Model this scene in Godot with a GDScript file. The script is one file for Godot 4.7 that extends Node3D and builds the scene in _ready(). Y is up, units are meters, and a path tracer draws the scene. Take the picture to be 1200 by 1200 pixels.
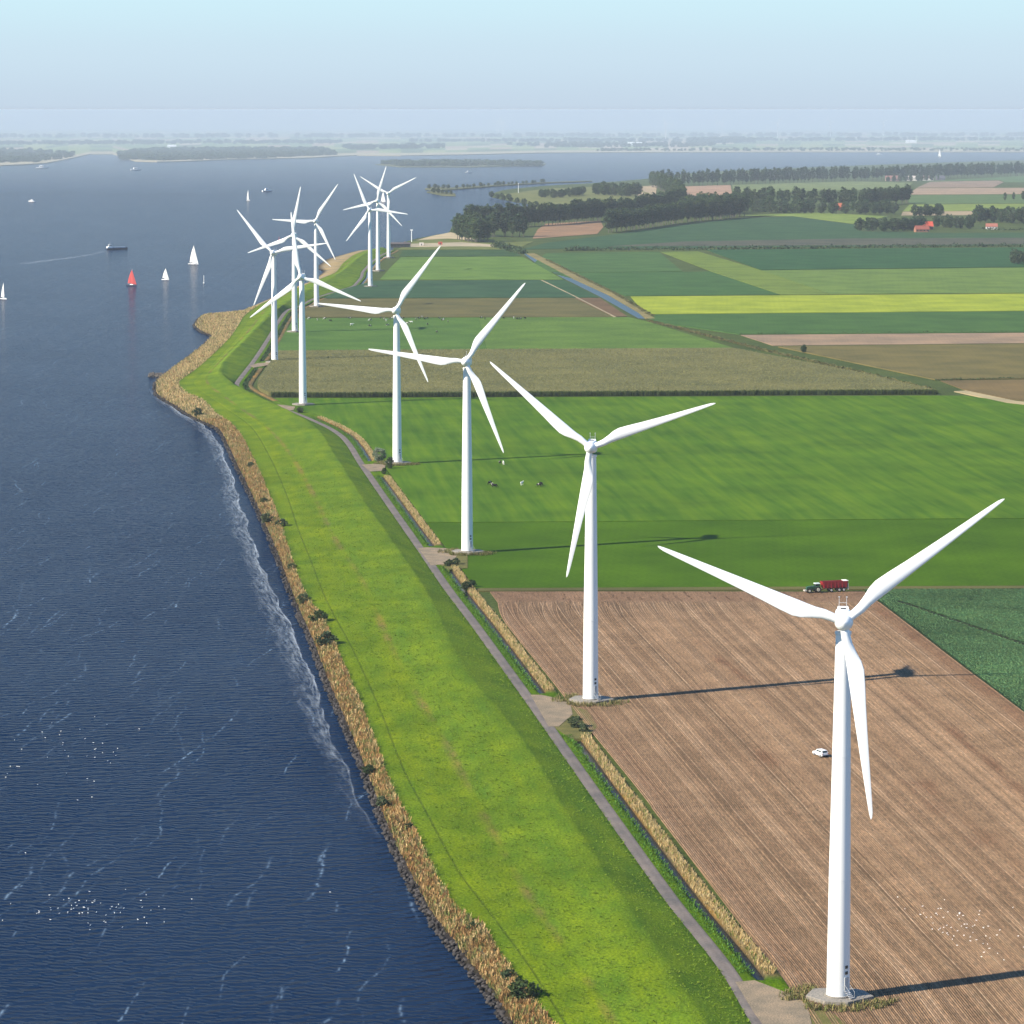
extends Node3D
# A row of wind turbines behind a sea dike, seen from the air. Units are metres; the camera stands 147 m above the polder at x = z = 0
# and looks along -z. Pixel pairs below are measured on a 1200 x 1200 grid and become points on the ground (or at a given height) through P().

const EYE := 147.0
const FOCAL := 3600.0
const EARTH := 7.4e6          # effective radius: the far ground really drops away
const WATER := -1.5
const HUB := 64.0
var pitch := atan(472.0 / 3600.0)
var used := {}
var M := {}
var T := {}

# ---------------------------------------------------------------- placing
func drop(x: float, z: float) -> float:
	return -(x * x + z * z) / (2.0 * EARTH)

func P(u: float, v: float, h := 0.0) -> Vector3:
	var a := (u - 600.0) / FOCAL
	var b := -(v - 600.0) / FOCAL
	var dy := b * cos(pitch) - sin(pitch)
	var dz := -(cos(pitch) + b * sin(pitch))
	var flat := sqrt(a * a + dz * dz)
	var k := dy / flat
	var disc := k * k - 2.0 * (EYE - h) / EARTH
	var s := (-k - sqrt(maxf(disc, 0.0))) * EARTH
	var x := a / flat * s
	var z := dz / flat * s
	return Vector3(x, h + drop(x, z), z)

func on(x: float, z: float, h := 0.0) -> Vector3:
	return Vector3(x, h + drop(x, z), z)

func dist(v: float) -> float:
	return -P(600, v).z

# ---------------------------------------------------------------- naming
func numbered(called: String) -> String:
	var n: int = used.get(called, -1) + 1
	used[called] = n
	return called if n == 0 else "%s_%03d" % [called, n]

func tag(o: Node, label: String, category: String, group := "", kind := "") -> Node:
	o.set_meta("label", label)
	if category != "": o.set_meta("category", category)
	if group != "": o.set_meta("group", group)
	if kind != "": o.set_meta("kind", kind)
	return o

func thing(called: String, at: Vector3, turn := 0.0) -> Node3D:
	var o := Node3D.new()
	o.name = numbered(called)
	add_child(o)
	o.position = at
	o.rotation.y = turn
	return o

func part(called: String, mesh: Mesh, mat: Material, parent: Node) -> MeshInstance3D:
	var o := MeshInstance3D.new()
	var own := called
	var n := 0
	while parent != self and parent.has_node(own):
		n += 1
		own = "%s_%03d" % [called, n]
	o.name = numbered(called) if parent == self else own
	o.mesh = mesh
	o.material_override = mat
	parent.add_child(o, true)
	return o

func struct(called: String, mesh: Mesh, mat: Material, label := "") -> MeshInstance3D:
	var o := part(called, mesh, mat, self)
	o.set_meta("kind", "structure")
	if label != "": o.set_meta("label", label)
	return o

func copy_of(o: Node3D, at: Vector3, turn: float, size := Vector3.ONE) -> Node3D:
	var c: Node3D = o.duplicate()
	c.name = numbered(String(o.name).rstrip("0123456789").trim_suffix("_"))
	add_child(c)
	c.transform = Transform3D(Basis(Vector3.UP, turn).scaled_local(size), at)
	return c

# ---------------------------------------------------------------- materials
func lin(r: float, g: float, b: float) -> Color:
	return Color(r, g, b).linear_to_srgb()

func noise_tex(seed_: int, freq: float, octaves: int, lo: float, hi: float, size := 512, gain := 0.55, power := 1.0, tint := Color(0, 0, 0), kind := FastNoiseLite.TYPE_SIMPLEX_SMOOTH) -> ImageTexture:
	var n := FastNoiseLite.new()
	n.seed = seed_
	n.noise_type = kind
	n.frequency = freq
	n.fractal_type = FastNoiseLite.FRACTAL_FBM
	n.fractal_octaves = octaves
	n.fractal_gain = gain
	var im := n.get_seamless_image(size, size)
	im.convert(Image.FORMAT_L8)
	var src := im.get_data()
	var out := PackedByteArray()
	out.resize(size * size * 3)
	var lut := PackedByteArray()
	lut.resize(768)
	for i in 256:
		var t := pow(i / 255.0, power)
		var val := lo + (hi - lo) * t
		var c := Color(val * (1.0 + tint.r * (t - 0.5)), val * (1.0 + tint.g * (t - 0.5)), val * (1.0 + tint.b * (t - 0.5))).linear_to_srgb()
		lut[i * 3] = int(clampf(c.r, 0, 1) * 255.0)
		lut[i * 3 + 1] = int(clampf(c.g, 0, 1) * 255.0)
		lut[i * 3 + 2] = int(clampf(c.b, 0, 1) * 255.0)
	for i in src.size():
		var k := src[i] * 3
		var j := i * 3
		out[j] = lut[k]
		out[j + 1] = lut[k + 1]
		out[j + 2] = lut[k + 2]
	return ImageTexture.create_from_image(Image.create_from_data(size, size, false, Image.FORMAT_RGB8, out))

func plain(r: float, g: float, b: float, rough := 0.6, spec := 0.5) -> StandardMaterial3D:
	var m := StandardMaterial3D.new()
	m.albedo_color = lin(r, g, b)
	m.roughness = rough
	m.metallic_specular = spec
	return m

func land(tex: Texture2D, coarse: Texture2D, bump: Texture2D = null, cm := 0.0) -> StandardMaterial3D:
	var m := StandardMaterial3D.new()
	m.vertex_color_use_as_albedo = true
	m.albedo_texture = tex
	m.roughness = 0.95
	m.metallic_specular = 0.15
	if coarse:
		m.detail_enabled = true
		m.detail_blend_mode = BaseMaterial3D.BLEND_MODE_MUL
		m.detail_uv_layer = BaseMaterial3D.DETAIL_UV_2
		m.detail_albedo = coarse
	if bump:
		m.heightmap_enabled = true
		m.heightmap_texture = bump
		m.heightmap_scale = cm
	return m

func leafy(back := 0.35) -> StandardMaterial3D:
	var m := StandardMaterial3D.new()
	m.vertex_color_use_as_albedo = true
	m.roughness = 0.7
	m.metallic_specular = 0.25
	m.albedo_color = lin(0.86, 0.86, 0.86)
	m.backlight_enabled = true
	m.backlight = Color(back, back, back * 0.6)
	m.cull_mode = BaseMaterial3D.CULL_DISABLED
	return m

# ---------------------------------------------------------------- mesh helpers
class Soup:
	var v := PackedVector3Array()
	var n := PackedVector3Array()
	var c := PackedColorArray()
	var t := PackedVector2Array()
	var t2 := PackedVector2Array()
	var k := PackedInt32Array()

	func tri(a: Vector3, b: Vector3, d: Vector3, col := Color.WHITE) -> void:
		var m := (d - a).cross(b - a).normalized()
		var at := v.size()
		v.append(a); v.append(b); v.append(d)
		for i in 3:
			n.append(m); c.append(col); k.append(at + i)

	func quad(a: Vector3, b: Vector3, d: Vector3, e: Vector3, col := Color.WHITE) -> void:
		# clockwise as seen from the front
		var m := (d - a).cross(b - a).normalized()
		var at := v.size()
		v.append(a); v.append(b); v.append(d); v.append(e)
		for i in 4:
			n.append(m); c.append(col)
		k.append(at); k.append(at + 1); k.append(at + 2); k.append(at); k.append(at + 2); k.append(at + 3)

	func box(lo: Vector3, hi: Vector3, col := Color.WHITE, taper := Vector2.ONE, x: Transform3D = Transform3D()) -> void:
		var mx := (lo.x + hi.x) / 2; var mz := (lo.z + hi.z) / 2
		var p := []
		for q in [Vector3(lo.x, lo.y, lo.z), Vector3(hi.x, lo.y, lo.z), Vector3(hi.x, lo.y, hi.z), Vector3(lo.x, lo.y, hi.z)]: p.append(x * q)
		for q in [Vector3(lo.x, hi.y, lo.z), Vector3(hi.x, hi.y, lo.z), Vector3(hi.x, hi.y, hi.z), Vector3(lo.x, hi.y, hi.z)]:
			p.append(x * Vector3(mx + (q.x - mx) * taper.x, q.y, mz + (q.z - mz) * taper.y))
		quad(p[4], p[5], p[6], p[7], col)
		quad(p[0], p[3], p[2], p[1], col)
		for i in 4:
			var j := (i + 1) % 4
			quad(p[i], p[j], p[4 + j], p[4 + i], col)

	func tube(a: Vector3, b: Vector3, ra: float, rb: float, sides := 8, col := Color.WHITE, caps := true) -> void:
		var ax := (b - a).normalized()
		var s := ax.cross(Vector3.UP if absf(ax.y) < 0.9 else Vector3.RIGHT).normalized()
		var w := s.cross(ax)
		var at := v.size()
		for i in sides:
			var g := TAU * i / sides
			var r := s * cos(g) + w * sin(g)
			v.append(a + r * ra); v.append(b + r * rb)
			n.append(r); n.append(r); c.append(col); c.append(col)
		for i in sides:
			var j := (i + 1) % sides
			var p := at + i * 2; var q := at + j * 2
			k.append(p); k.append(q); k.append(q + 1); k.append(p); k.append(q + 1); k.append(p + 1)
		if caps:
			for i in sides:
				var g := TAU * i / sides; var h := TAU * (i + 1) / sides
				tri(b, b + (s * cos(g) + w * sin(g)) * rb, b + (s * cos(h) + w * sin(h)) * rb, col)
				tri(a, a + (s * cos(h) + w * sin(h)) * ra, a + (s * cos(g) + w * sin(g)) * ra, col)

	func rings(list: Array, col := Color.WHITE, close := true) -> void:
		# list of rings with as many points each; smooth normals
		var at := v.size()
		var m: int = list[0].size()
		for i in list.size():
			for j in m:
				v.append(list[i][j]); c.append(col)
				var along: Vector3 = list[mini(i + 1, list.size() - 1)][j] - list[maxi(i - 1, 0)][j]
				var round_: Vector3 = list[i][(j + 1) % m] - list[i][(j + m - 1) % m]
				if round_.length() < 1e-5: round_ = list[mini(i + 1, list.size() - 1)][(j + 1) % m] - list[mini(i + 1, list.size() - 1)][(j + m - 1) % m]
				if round_.length() < 1e-5: round_ = list[maxi(i - 1, 0)][(j + 1) % m] - list[maxi(i - 1, 0)][(j + m - 1) % m]
				n.append(round_.cross(along).normalized())
		for i in list.size() - 1:
			for j in m:
				var q := (j + 1) % m
				var a := at + i * m + j; var b := at + i * m + q
				k.append(a); k.append(b + m); k.append(b); k.append(a); k.append(a + m); k.append(b + m)
		if close:
			for e in [0, list.size() - 1]:
				var mid := Vector3.ZERO
				for p in list[e]: mid += p
				mid /= m
				for j in m:
					if e == 0: tri(mid, list[e][j], list[e][(j + 1) % m], col)
					else: tri(mid, list[e][(j + 1) % m], list[e][j], col)

	func ball(at: Vector3, r: Vector3, sides := 8, rows := 5, col := Color.WHITE) -> void:
		var list := []
		for i in rows + 1:
			var a := PI * i / rows
			var ring := PackedVector3Array()
			for j in sides:
				var g := -TAU * j / sides
				ring.append(at + Vector3(sin(a) * cos(g) * r.x, -cos(a) * r.y, sin(a) * sin(g) * r.z))
			list.append(ring)
		rings(list, col, false)

	func done() -> ArrayMesh:
		var a := []
		a.resize(Mesh.ARRAY_MAX)
		a[Mesh.ARRAY_VERTEX] = v
		a[Mesh.ARRAY_NORMAL] = n
		if c.size() == v.size(): a[Mesh.ARRAY_COLOR] = c
		if t.size() == v.size(): a[Mesh.ARRAY_TEX_UV] = t
		if t2.size() == v.size(): a[Mesh.ARRAY_TEX_UV2] = t2
		a[Mesh.ARRAY_INDEX] = k
		var m := ArrayMesh.new()
		m.add_surface_from_arrays(Mesh.PRIMITIVE_TRIANGLES, a)
		return m

# grid of points: rows run away from the camera, columns to the right; smooth normals, uv in metres divided by s1 and s2
func sheet(rows: Array, cols: Array, s1: Vector2, s2: float, turn := 0.0) -> ArrayMesh:
	var h := rows.size()
	var w: int = rows[0].size()
	var v := PackedVector3Array(); var n := PackedVector3Array(); var c := PackedColorArray()
	var t := PackedVector2Array(); var t2 := PackedVector2Array(); var k := PackedInt32Array()
	v.resize(h * w); n.resize(h * w); c.resize(h * w); t.resize(h * w); t2.resize(h * w)
	k.resize((h - 1) * (w - 1) * 6)
	var ct := cos(turn); var sn := sin(turn)
	var at := 0
	for i in h:
		var row: PackedVector3Array = rows[i]
		var lo: PackedVector3Array = rows[maxi(i - 1, 0)]
		var hi: PackedVector3Array = rows[mini(i + 1, h - 1)]
		var crow: PackedColorArray = cols[i]
		for j in w:
			var p := row[j]
			v[at] = p
			var across := row[mini(j + 1, w - 1)] - row[maxi(j - 1, 0)]
			var away := hi[j] - lo[j]
			n[at] = across.cross(away).normalized()
			c[at] = crow[j]
			var q := Vector2(p.x * ct - p.z * sn, p.x * sn + p.z * ct)
			t[at] = q / s1
			t2[at] = Vector2(p.x, p.z) / s2
			at += 1
	var e := 0
	for i in h - 1:
		for j in w - 1:
			var a := i * w + j
			k[e] = a; k[e + 1] = a + w; k[e + 2] = a + w + 1
			k[e + 3] = a; k[e + 4] = a + w + 1; k[e + 5] = a + 1
			e += 6
	var arr := []
	arr.resize(Mesh.ARRAY_MAX)
	arr[Mesh.ARRAY_VERTEX] = v; arr[Mesh.ARRAY_NORMAL] = n; arr[Mesh.ARRAY_COLOR] = c
	arr[Mesh.ARRAY_TEX_UV] = t; arr[Mesh.ARRAY_TEX_UV2] = t2; arr[Mesh.ARRAY_INDEX] = k
	var m := ArrayMesh.new()
	m.add_surface_from_arrays(Mesh.PRIMITIVE_TRIANGLES, arr)
	return m

# a level plot with a skirt: outline in world points
func plot(pts: Array, h: float, col: Color, s1: Vector2, s2: float, turn := 0.0, skirt := 0.6) -> ArrayMesh:
	var poly := PackedVector2Array()
	for p in pts: poly.append(Vector2(p.x, p.z))
	if Geometry2D.is_polygon_clockwise(poly): poly.reverse()
	var idx := Geometry2D.triangulate_polygon(poly)
	if idx.is_empty(): print("could not fill a plot ", pts)
	var s := Soup.new()
	var ct := cos(turn); var sn := sin(turn)
	for p in poly:
		s.v.append(on(p.x, p.y, h)); s.n.append(Vector3.UP); s.c.append(col)
		s.t.append(Vector2(p.x * ct - p.y * sn, p.x * sn + p.y * ct) / s1); s.t2.append(p / s2)
	for i in range(0, idx.size(), 3):
		var a := poly[idx[i]]; var b := poly[idx[i + 1]]; var d := poly[idx[i + 2]]
		var flip := (b - a).cross(d - a) < 0
		s.k.append(idx[i]); s.k.append(idx[i + 2] if flip else idx[i + 1]); s.k.append(idx[i + 1] if flip else idx[i + 2])
	if skirt > 0.0:
		for i in poly.size():
			var a := poly[i]; var b := poly[(i + 1) % poly.size()]
			var at := s.v.size()
			var out := Vector3(b.y - a.y, 0, -(b.x - a.x)).normalized()
			for q in [on(a.x, a.y, h), on(b.x, b.y, h), on(b.x, b.y, h - skirt), on(a.x, a.y, h - skirt)]:
				s.v.append(q); s.n.append(out); s.c.append(col)
				s.t.append(Vector2((q.x + q.z) , q.y * 3.0) / s1); s.t2.append(Vector2(q.x, q.z) / s2)
			for q in [0, 2, 1, 0, 3, 2]: s.k.append(at + q)
	return s.done()

# ---------------------------------------------------------------- curves along the dike: x as a function of the distance ahead
var curve := {}
func make_curve(called: String, px: Array, h: float) -> void:
	var l := []
	for p in px:
		var w := P(p[0], p[1], h)
		l.append(Vector2(-w.z, w.x))
	l.sort_custom(func(a, b): return a.x < b.x)
	curve[called] = l

func at_curve(called: String, d: float) -> float:
	var l: Array = curve[called]
	if d <= l[0].x: return lerpf(l[0].y, l[1].y, (d - l[0].x) / (l[1].x - l[0].x))
	for i in l.size() - 1:
		if d <= l[i + 1].x:
			var t: float = (d - l[i].x) / maxf(l[i + 1].x - l[i].x, 0.01)
			# Hermite through the points keeps the bends round
			var m0: float = _slope(l, i); var m1: float = _slope(l, i + 1)
			var w: float = l[i + 1].x - l[i].x
			var t2 := t * t; var t3 := t2 * t
			return (2 * t3 - 3 * t2 + 1) * l[i].y + (t3 - 2 * t2 + t) * w * m0 + (-2 * t3 + 3 * t2) * l[i + 1].y + (t3 - t2) * w * m1
	return l[-1].y

func _slope(l: Array, i: int) -> float:
	var a := maxi(i - 1, 0); var b := mini(i + 1, l.size() - 1)
	if i > 0 and i < l.size() - 1:
		var s0: float = (l[i].y - l[i - 1].y) / (l[i].x - l[i - 1].x)
		var s1: float = (l[i + 1].y - l[i].y) / (l[i + 1].x - l[i].x)
		if s0 * s1 <= 0: return 0.0
		return 2.0 * s0 * s1 / (s0 + s1)
	return (l[b].y - l[a].y) / (l[b].x - l[a].x)

# ---------------------------------------------------------------- wind turbine
var tm := {}
func blade_mesh() -> ArrayMesh:
	# root at the origin, tip along +y, seen from +z (upwind): leading edge at +x, trailing edge at -x
	var st := [[0.0, 0.80, 0.80, 0.0], [1.2, 0.80, 0.80, 0.0], [2.6, 0.92, 0.72, -0.06], [4.2, 1.75, 0.56, -0.40], [5.8, 2.55, 0.46, -0.72], [7.2, 2.80, 0.40, -0.84], [9.5, 2.62, 0.34, -0.78],
		[13.0, 2.22, 0.27, -0.62], [17.0, 1.84, 0.21, -0.48], [21.0, 1.48, 0.165, -0.36], [25.0, 1.14, 0.125, -0.25], [28.5, 0.84, 0.09, -0.16], [30.6, 0.60, 0.06, -0.10], [31.4, 0.34, 0.03, -0.04], [31.7, 0.06, 0.008, 0.02]]
	var list := []
	for q in st:
		var ring := PackedVector3Array()
		var y: float = q[0]; var chord: float = q[1]; var thick: float = q[2]; var mid: float = q[3]
		var twist := deg_to_rad(14.0 * (1.0 - clampf(y / 24.0, 0, 1)))
		for j in 16:
			var g := TAU * j / 16
			var round_: float = clampf((y - 1.2) / 4.6, 0, 1)
			var cx := cos(g)
			var sz := sin(g)
			# aerofoil: blunt in front, thin behind
			var foil := lerpf(1.0, 0.30 + 0.70 * clampf((cx + 1.0) * 0.75, 0, 1), round_)
			var x := chord * cx * (0.5 if y > 1.3 else 0.92) + mid * (1.0 if y > 2 else 0.0)
			if y < 2.7: x = chord * cx * 0.92 + mid
			elif y < 4.3: x = chord * cx * 0.56 + mid
			var z := thick * sz * foil
			ring.append(Vector3(x * cos(twist) + z * sin(twist), y, -x * sin(twist) + z * cos(twist)))
		list.append(ring)
	for r in list: r.reverse()
	var s := Soup.new()
	s.rings(list)
	return s.done()

func lathe(prof: Array, sides := 32) -> ArrayMesh:
	var s := Soup.new()
	var list := []
	for q in prof:
		var ring := PackedVector3Array()
		for j in sides:
			var g := -TAU * j / sides
			ring.append(Vector3(cos(g) * q[0], q[1], sin(g) * q[0]))
		list.append(ring)
	s.rings(list)
	return s.done()

func make_turbine_parts() -> void:
	tm.blade = blade_mesh()
	tm.tower = lathe([[1.98, 0.0], [1.98, 0.12], [1.93, 0.14], [1.80, 20.0], [1.83, 20.02], [1.83, 20.16], [1.80, 20.18], [1.52, 41.0], [1.55, 41.02], [1.55, 41.16], [1.52, 41.18], [1.22, 61.6], [1.36, 61.7], [1.36, 62.1]], 40)
	var s := Soup.new()
	# nacelle: rounded box, nose towards +z; rings along z
	var list := []
	for q in [[3.0, 0.78, 1.15], [2.7, 1.0, 1.3], [1.6, 1.2, 1.45], [-0.4, 1.32, 1.5], [-3.4, 1.3, 1.45], [-5.2, 1.18, 1.3], [-6.0, 0.95, 1.02]]:
		var ring := PackedVector3Array()
		for j in 20:
			var g := -TAU * j / 20
			var e := 0.42
			ring.append(Vector3(signf(cos(g)) * pow(absf(cos(g)), e) * q[1], signf(sin(g)) * pow(absf(sin(g)), e) * q[2] + 0.15, q[0]))
		list.append(ring)
	list.reverse()
	for r in list: r.reverse()
	s.rings(list)
	tm.nacelle = s.done()
	s = Soup.new()
	for x in [-0.62, 0.62]:
		s.tube(Vector3(x, 1.4, -5.1), Vector3(x, 3.4, -5.1), 0.06, 0.045, 6)
		s.box(Vector3(x - 0.14, 3.3, -5.3), Vector3(x + 0.14, 3.42, -4.9))
	s.tube(Vector3(-0.62, 2.4, -5.1), Vector3(0.62, 2.4, -5.1), 0.045, 0.045, 6)
	tm.mast = s.done()
	s = Soup.new()
	s.box(Vector3(-0.95, 1.55, -4.2), Vector3(0.95, 1.95, -2.4), Color.WHITE, Vector2(0.9, 0.85))
	tm.roof_cowl = s.done()
	s = Soup.new()
	s.box(Vector3(-0.45, 1.6, -2.36), Vector3(0.45, 1.82, -2.3))
	tm.vent = s.done()
	# spinner, nose towards +z
	s = Soup.new()
	list = []
	for q in [[-0.9, 1.28], [-0.6, 1.5], [0.2, 1.52], [0.9, 1.36], [1.45, 1.02], [1.85, 0.58], [2.02, 0.18], [2.04, 0.02]]:
		var ring := PackedVector3Array()
		for j in 24:
			var g := TAU * j / 24
			ring.append(Vector3(cos(g) * q[1], sin(g) * q[1], q[0]))
		list.append(ring)
	s.rings(list)
	tm.hub = s.done()
	s = Soup.new()
	# door, stair and porch at the foot, built on the +x side and turned per turbine
	s.box(Vector3(1.86, 1.3, -0.42), Vector3(2.0, 3.5, 0.42))
	tm.door = s.done()
	s = Soup.new()
	for i in 5: s.box(Vector3(1.98 + (4 - i) * 0.28, 0.2 + i * 0.22, -0.5), Vector3(2.26 + (4 - i) * 0.28, 0.26 + i * 0.22, 0.5))
	for z in [-0.52, 0.52]:
		s.tube(Vector3(3.35, 0.0, z), Vector3(3.35, 1.2, z), 0.03, 0.03, 5)
		s.tube(Vector3(2.05, 1.2, z), Vector3(2.05, 2.3, z), 0.03, 0.03, 5)
		s.tube(Vector3(3.35, 1.2, z), Vector3(2.05, 2.3, z), 0.03, 0.03, 5)
	tm.stair = s.done()
	s = Soup.new()
	s.box(Vector3(1.84, 4.0, -0.28), Vector3(1.97, 4.5, 0.28))
	tm.louvre = s.done()
	# foundation: an eight-sided slab, uneven as in the photograph
	s = Soup.new()
	var ring := []
	for q in [[-5.4, 0.2], [-3.8, -3.9], [1.9, -4.6], [4.6, -2.9], [5.9, 0.6], [1.2, 4.2], [-2.6, 3.6]]: ring.append(Vector3(q[0], 0, q[1]))
	for i in ring.size():
		var a: Vector3 = ring[i]; var b: Vector3 = ring[(i + 1) % ring.size()]
		var up := Vector3(0, 0.75, 0); var inn := 0.985
		s.quad(a - up, b - up, b * Vector3(1, 1, 1) + up * 0.92, a + up * 0.92)
		s.quad(a + up * 0.92, b + up * 0.92, b * inn + up, a * inn + up)
		s.tri(Vector3(0, 0.75, 0), a * inn + up, b * inn + up)
	tm.foundation = s.done()
	s = Soup.new()
	s.tube(Vector3(0, 0.7, 0), Vector3(0, 0.95, 0), 2.35, 2.3, 32)
	tm.collar = s.done()

func turbine(u: float, v: float, rot: float, label: String, hub_h := HUB) -> void:
	var at := P(u, v)
	var t := thing("wind_turbine", at)
	tag(t, label, "wind turbine", "white three-bladed wind turbines along the dike")
	part("foundation", tm.foundation, M.concrete, t)
	part("collar", tm.collar, M.concrete, t)
	var tw := part("tower", tm.tower, M.tower, t)
	tw.position.y = 0.9
	tw.scale.y = (hub_h - 1.9 - 0.9) / 62.1
	var feet := [["door", M.steel], ["stair", M.steel], ["louvre", M.dark], ["louvre", M.dark]]
	for f in feet:
		var o := part(f[0], tm[f[0]], f[1], tw)
		o.position.y = -0.15 if not tw.has_node("louvre_001") else 0.85
		o.rotation.y = deg_to_rad(-52)
	var yaw := deg_to_rad(-5.0)
	var na := part("nacelle", tm.nacelle, M.white, t)
	na.transform = Transform3D(Basis(Vector3.UP, yaw) * Basis(Vector3.RIGHT, deg_to_rad(-4.0)), Vector3(0, hub_h, 0))
	part("roof_cowl", tm.roof_cowl, M.white, na)
	part("vent", tm.vent, M.dark, na)
	part("instrument_mast", tm.mast, M.steel, na)
	var hub := part("hub", tm.hub, M.white, t)
	hub.transform = na.transform * Transform3D(Basis(), Vector3(0, 0.1, 3.9))
	for i in 3:
		var b := part("blade", tm.blade, M.white, t)
		var ang := deg_to_rad(rot + i * 120.0 - 90.0)
		b.transform = hub.transform * Transform3D(Basis(Vector3(0, 0, 1), ang), Vector3.ZERO) * Transform3D(Basis(), Vector3(0, 0.95, 0.1))

# ---------------------------------------------------------------- plants
func leaf(s: Soup, at: Vector3, size: float, rng: RandomNumberGenerator, col: Color) -> void:
	var a := Vector3(rng.randf_range(-1, 1), rng.randf_range(-0.7, 0.7), rng.randf_range(-1, 1)).normalized()
	var b := a.cross(Vector3(rng.randf_range(-1, 1), rng.randf_range(-1, 1), rng.randf_range(-1, 1))).normalized()
	a *= size * 0.62; b *= size * 0.42
	var fold := a.cross(b).normalized() * size * 0.12
	var at0 := s.v.size()
	var m := a.cross(b).normalized()
	if m.y < 0: m = -m
	col = Color(col.r * 1.15, col.g * 1.15, col.b * 1.1)
	s.v.append(at - a); s.v.append(at + b + fold); s.v.append(at + a); s.v.append(at - b + fold)
	for i in 4:
		s.n.append(m); s.c.append(col)
	for q in ([0, 1, 2, 0, 2, 3] if a.cross(b).y > 0 else [0, 2, 1, 0, 3, 2]): s.k.append(at0 + q)

func shade_of(col: Color, rng: RandomNumberGenerator, spread := 0.25) -> Color:
	var f := 1.0 + rng.randf_range(-spread, spread)
	var g := rng.randf_range(-0.1, 0.1)
	return Color(col.r * f * (1.0 + g), col.g * f, col.b * f * (1.0 - g))

# a crown of leaf clumps: `clumps` lumps spread through an egg of half-sizes r around `mid`
func crown_mesh(seed_: int, mid: Vector3, r: Vector3, clumps: int, each: int, size: float, col: Color, lump := 0.3) -> ArrayMesh:
	var rng := RandomNumberGenerator.new()
	rng.seed = seed_
	var s := Soup.new()
	for i in clumps:
		var y := rng.randf_range(-1.0, 1.0)
		var g := rng.randf() * TAU
		var wide := sqrt(maxf(0.0, 1.0 - y * y)) * (1.0 + 0.18 * sin(g * 3.0 + seed_))
		var k := sqrt(rng.randf_range(0.2, 1.0))
		var c := mid + Vector3(cos(g) * wide * k * r.x, y * r.y * rng.randf_range(0.85, 1.08), sin(g) * wide * k * r.z)
		var lr := minf(r.x, r.y) * lump * rng.randf_range(0.7, 1.35)
		var cc := shade_of(col, rng, 0.22)
		for j in each:
			var d := Vector3(rng.randfn(), rng.randfn() * 0.8, rng.randfn()).normalized() * lr * pow(rng.randf(), 0.4)
			leaf(s, c + d, size * rng.randf_range(0.7, 1.3), rng, shade_of(cc, rng, 0.14))
	return s.done()

func trunk_mesh(seed_: int, h: float, r: float, limbs: int, reach: float, from := 0.3) -> ArrayMesh:
	var rng := RandomNumberGenerator.new()
	rng.seed = seed_
	var s := Soup.new()
	var col := Color(0.10, 0.085, 0.07)
	var pts := [Vector3.ZERO]
	for i in 4: pts.append(Vector3(rng.randf_range(-0.03, 0.03) * h, h * (i + 1) / 4.0, rng.randf_range(-0.03, 0.03) * h))
	for i in 4: s.tube(pts[i] - Vector3(0, 0.15 if i == 0 else 0.05, 0), pts[i + 1], r * (1.0 - 0.22 * i), r * (0.78 - 0.22 * i), 7, col, i == 3)
	for i in limbs:
		var f := rng.randf_range(from, 0.95)
		var k := mini(int(f * 4), 3)
		var a: Vector3 = pts[k].lerp(pts[k + 1], f * 4 - k)
		var g := TAU * (i * 0.618 + rng.randf() * 0.1)
		var l := reach * rng.randf_range(0.6, 1.0) * (1.15 - f * 0.5)
		var b := a + Vector3(cos(g) * l, l * rng.randf_range(0.5, 1.0), sin(g) * l)
		s.tube(a, b, r * 0.34, r * 0.08, 5, col, false)
	return s.done()

var kinds := {}
func make_trees() -> void:
	var dark := Color(0.045, 0.075, 0.032)
	for i in 4:
		kinds["poplar%d" % i] = [trunk_mesh(11 + i, 20.0, 0.42, 14, 3.4, 0.25), crown_mesh(21 + i, Vector3(0, 15.0, 0), Vector3(4.4 + 0.35 * i, 9.6, 4.5), 64, 20, 1.35, [dark, Color(0.05, 0.085, 0.036), Color(0.042, 0.07, 0.036), Color(0.052, 0.08, 0.03)][i], 0.34)]
	for i in 3:
		kinds["broad%d" % i] = [trunk_mesh(41 + i, 11.0, 0.4, 12, 3.6, 0.2), crown_mesh(51 + i, Vector3(0, 8.4, 0), Vector3(5.6, 6.2, 5.4), 60, 20, 1.25, [Color(0.05, 0.08, 0.035), Color(0.06, 0.09, 0.05), Color(0.042, 0.072, 0.034)][i], 0.33)]
	for i in 3:
		kinds["bush%d" % i] = [trunk_mesh(61 + i, 1.5, 0.09, 7, 0.9, 0.05), crown_mesh(71 + i, Vector3(0, 1.2, 0), Vector3(1.5, 1.15, 1.4), 46, 22, 0.30, [Color(0.05, 0.075, 0.028), Color(0.075, 0.10, 0.05), Color(0.045, 0.07, 0.035)][i], 0.34)]
	kinds["willow"] = [trunk_mesh(81, 3.2, 0.2, 12, 1.7, 0.1), crown_mesh(82, Vector3(0, 3.0, 0), Vector3(2.8, 2.7, 2.7), 74, 26, 0.42, Color(0.19, 0.23, 0.16), 0.3)]
	kinds["sapling"] = [trunk_mesh(83, 2.2, 0.12, 9, 1.0, 0.1), crown_mesh(84, Vector3(0, 1.9, 0), Vector3(1.25, 1.7, 1.25), 50, 22, 0.34, Color(0.05, 0.075, 0.032), 0.36)]

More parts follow.
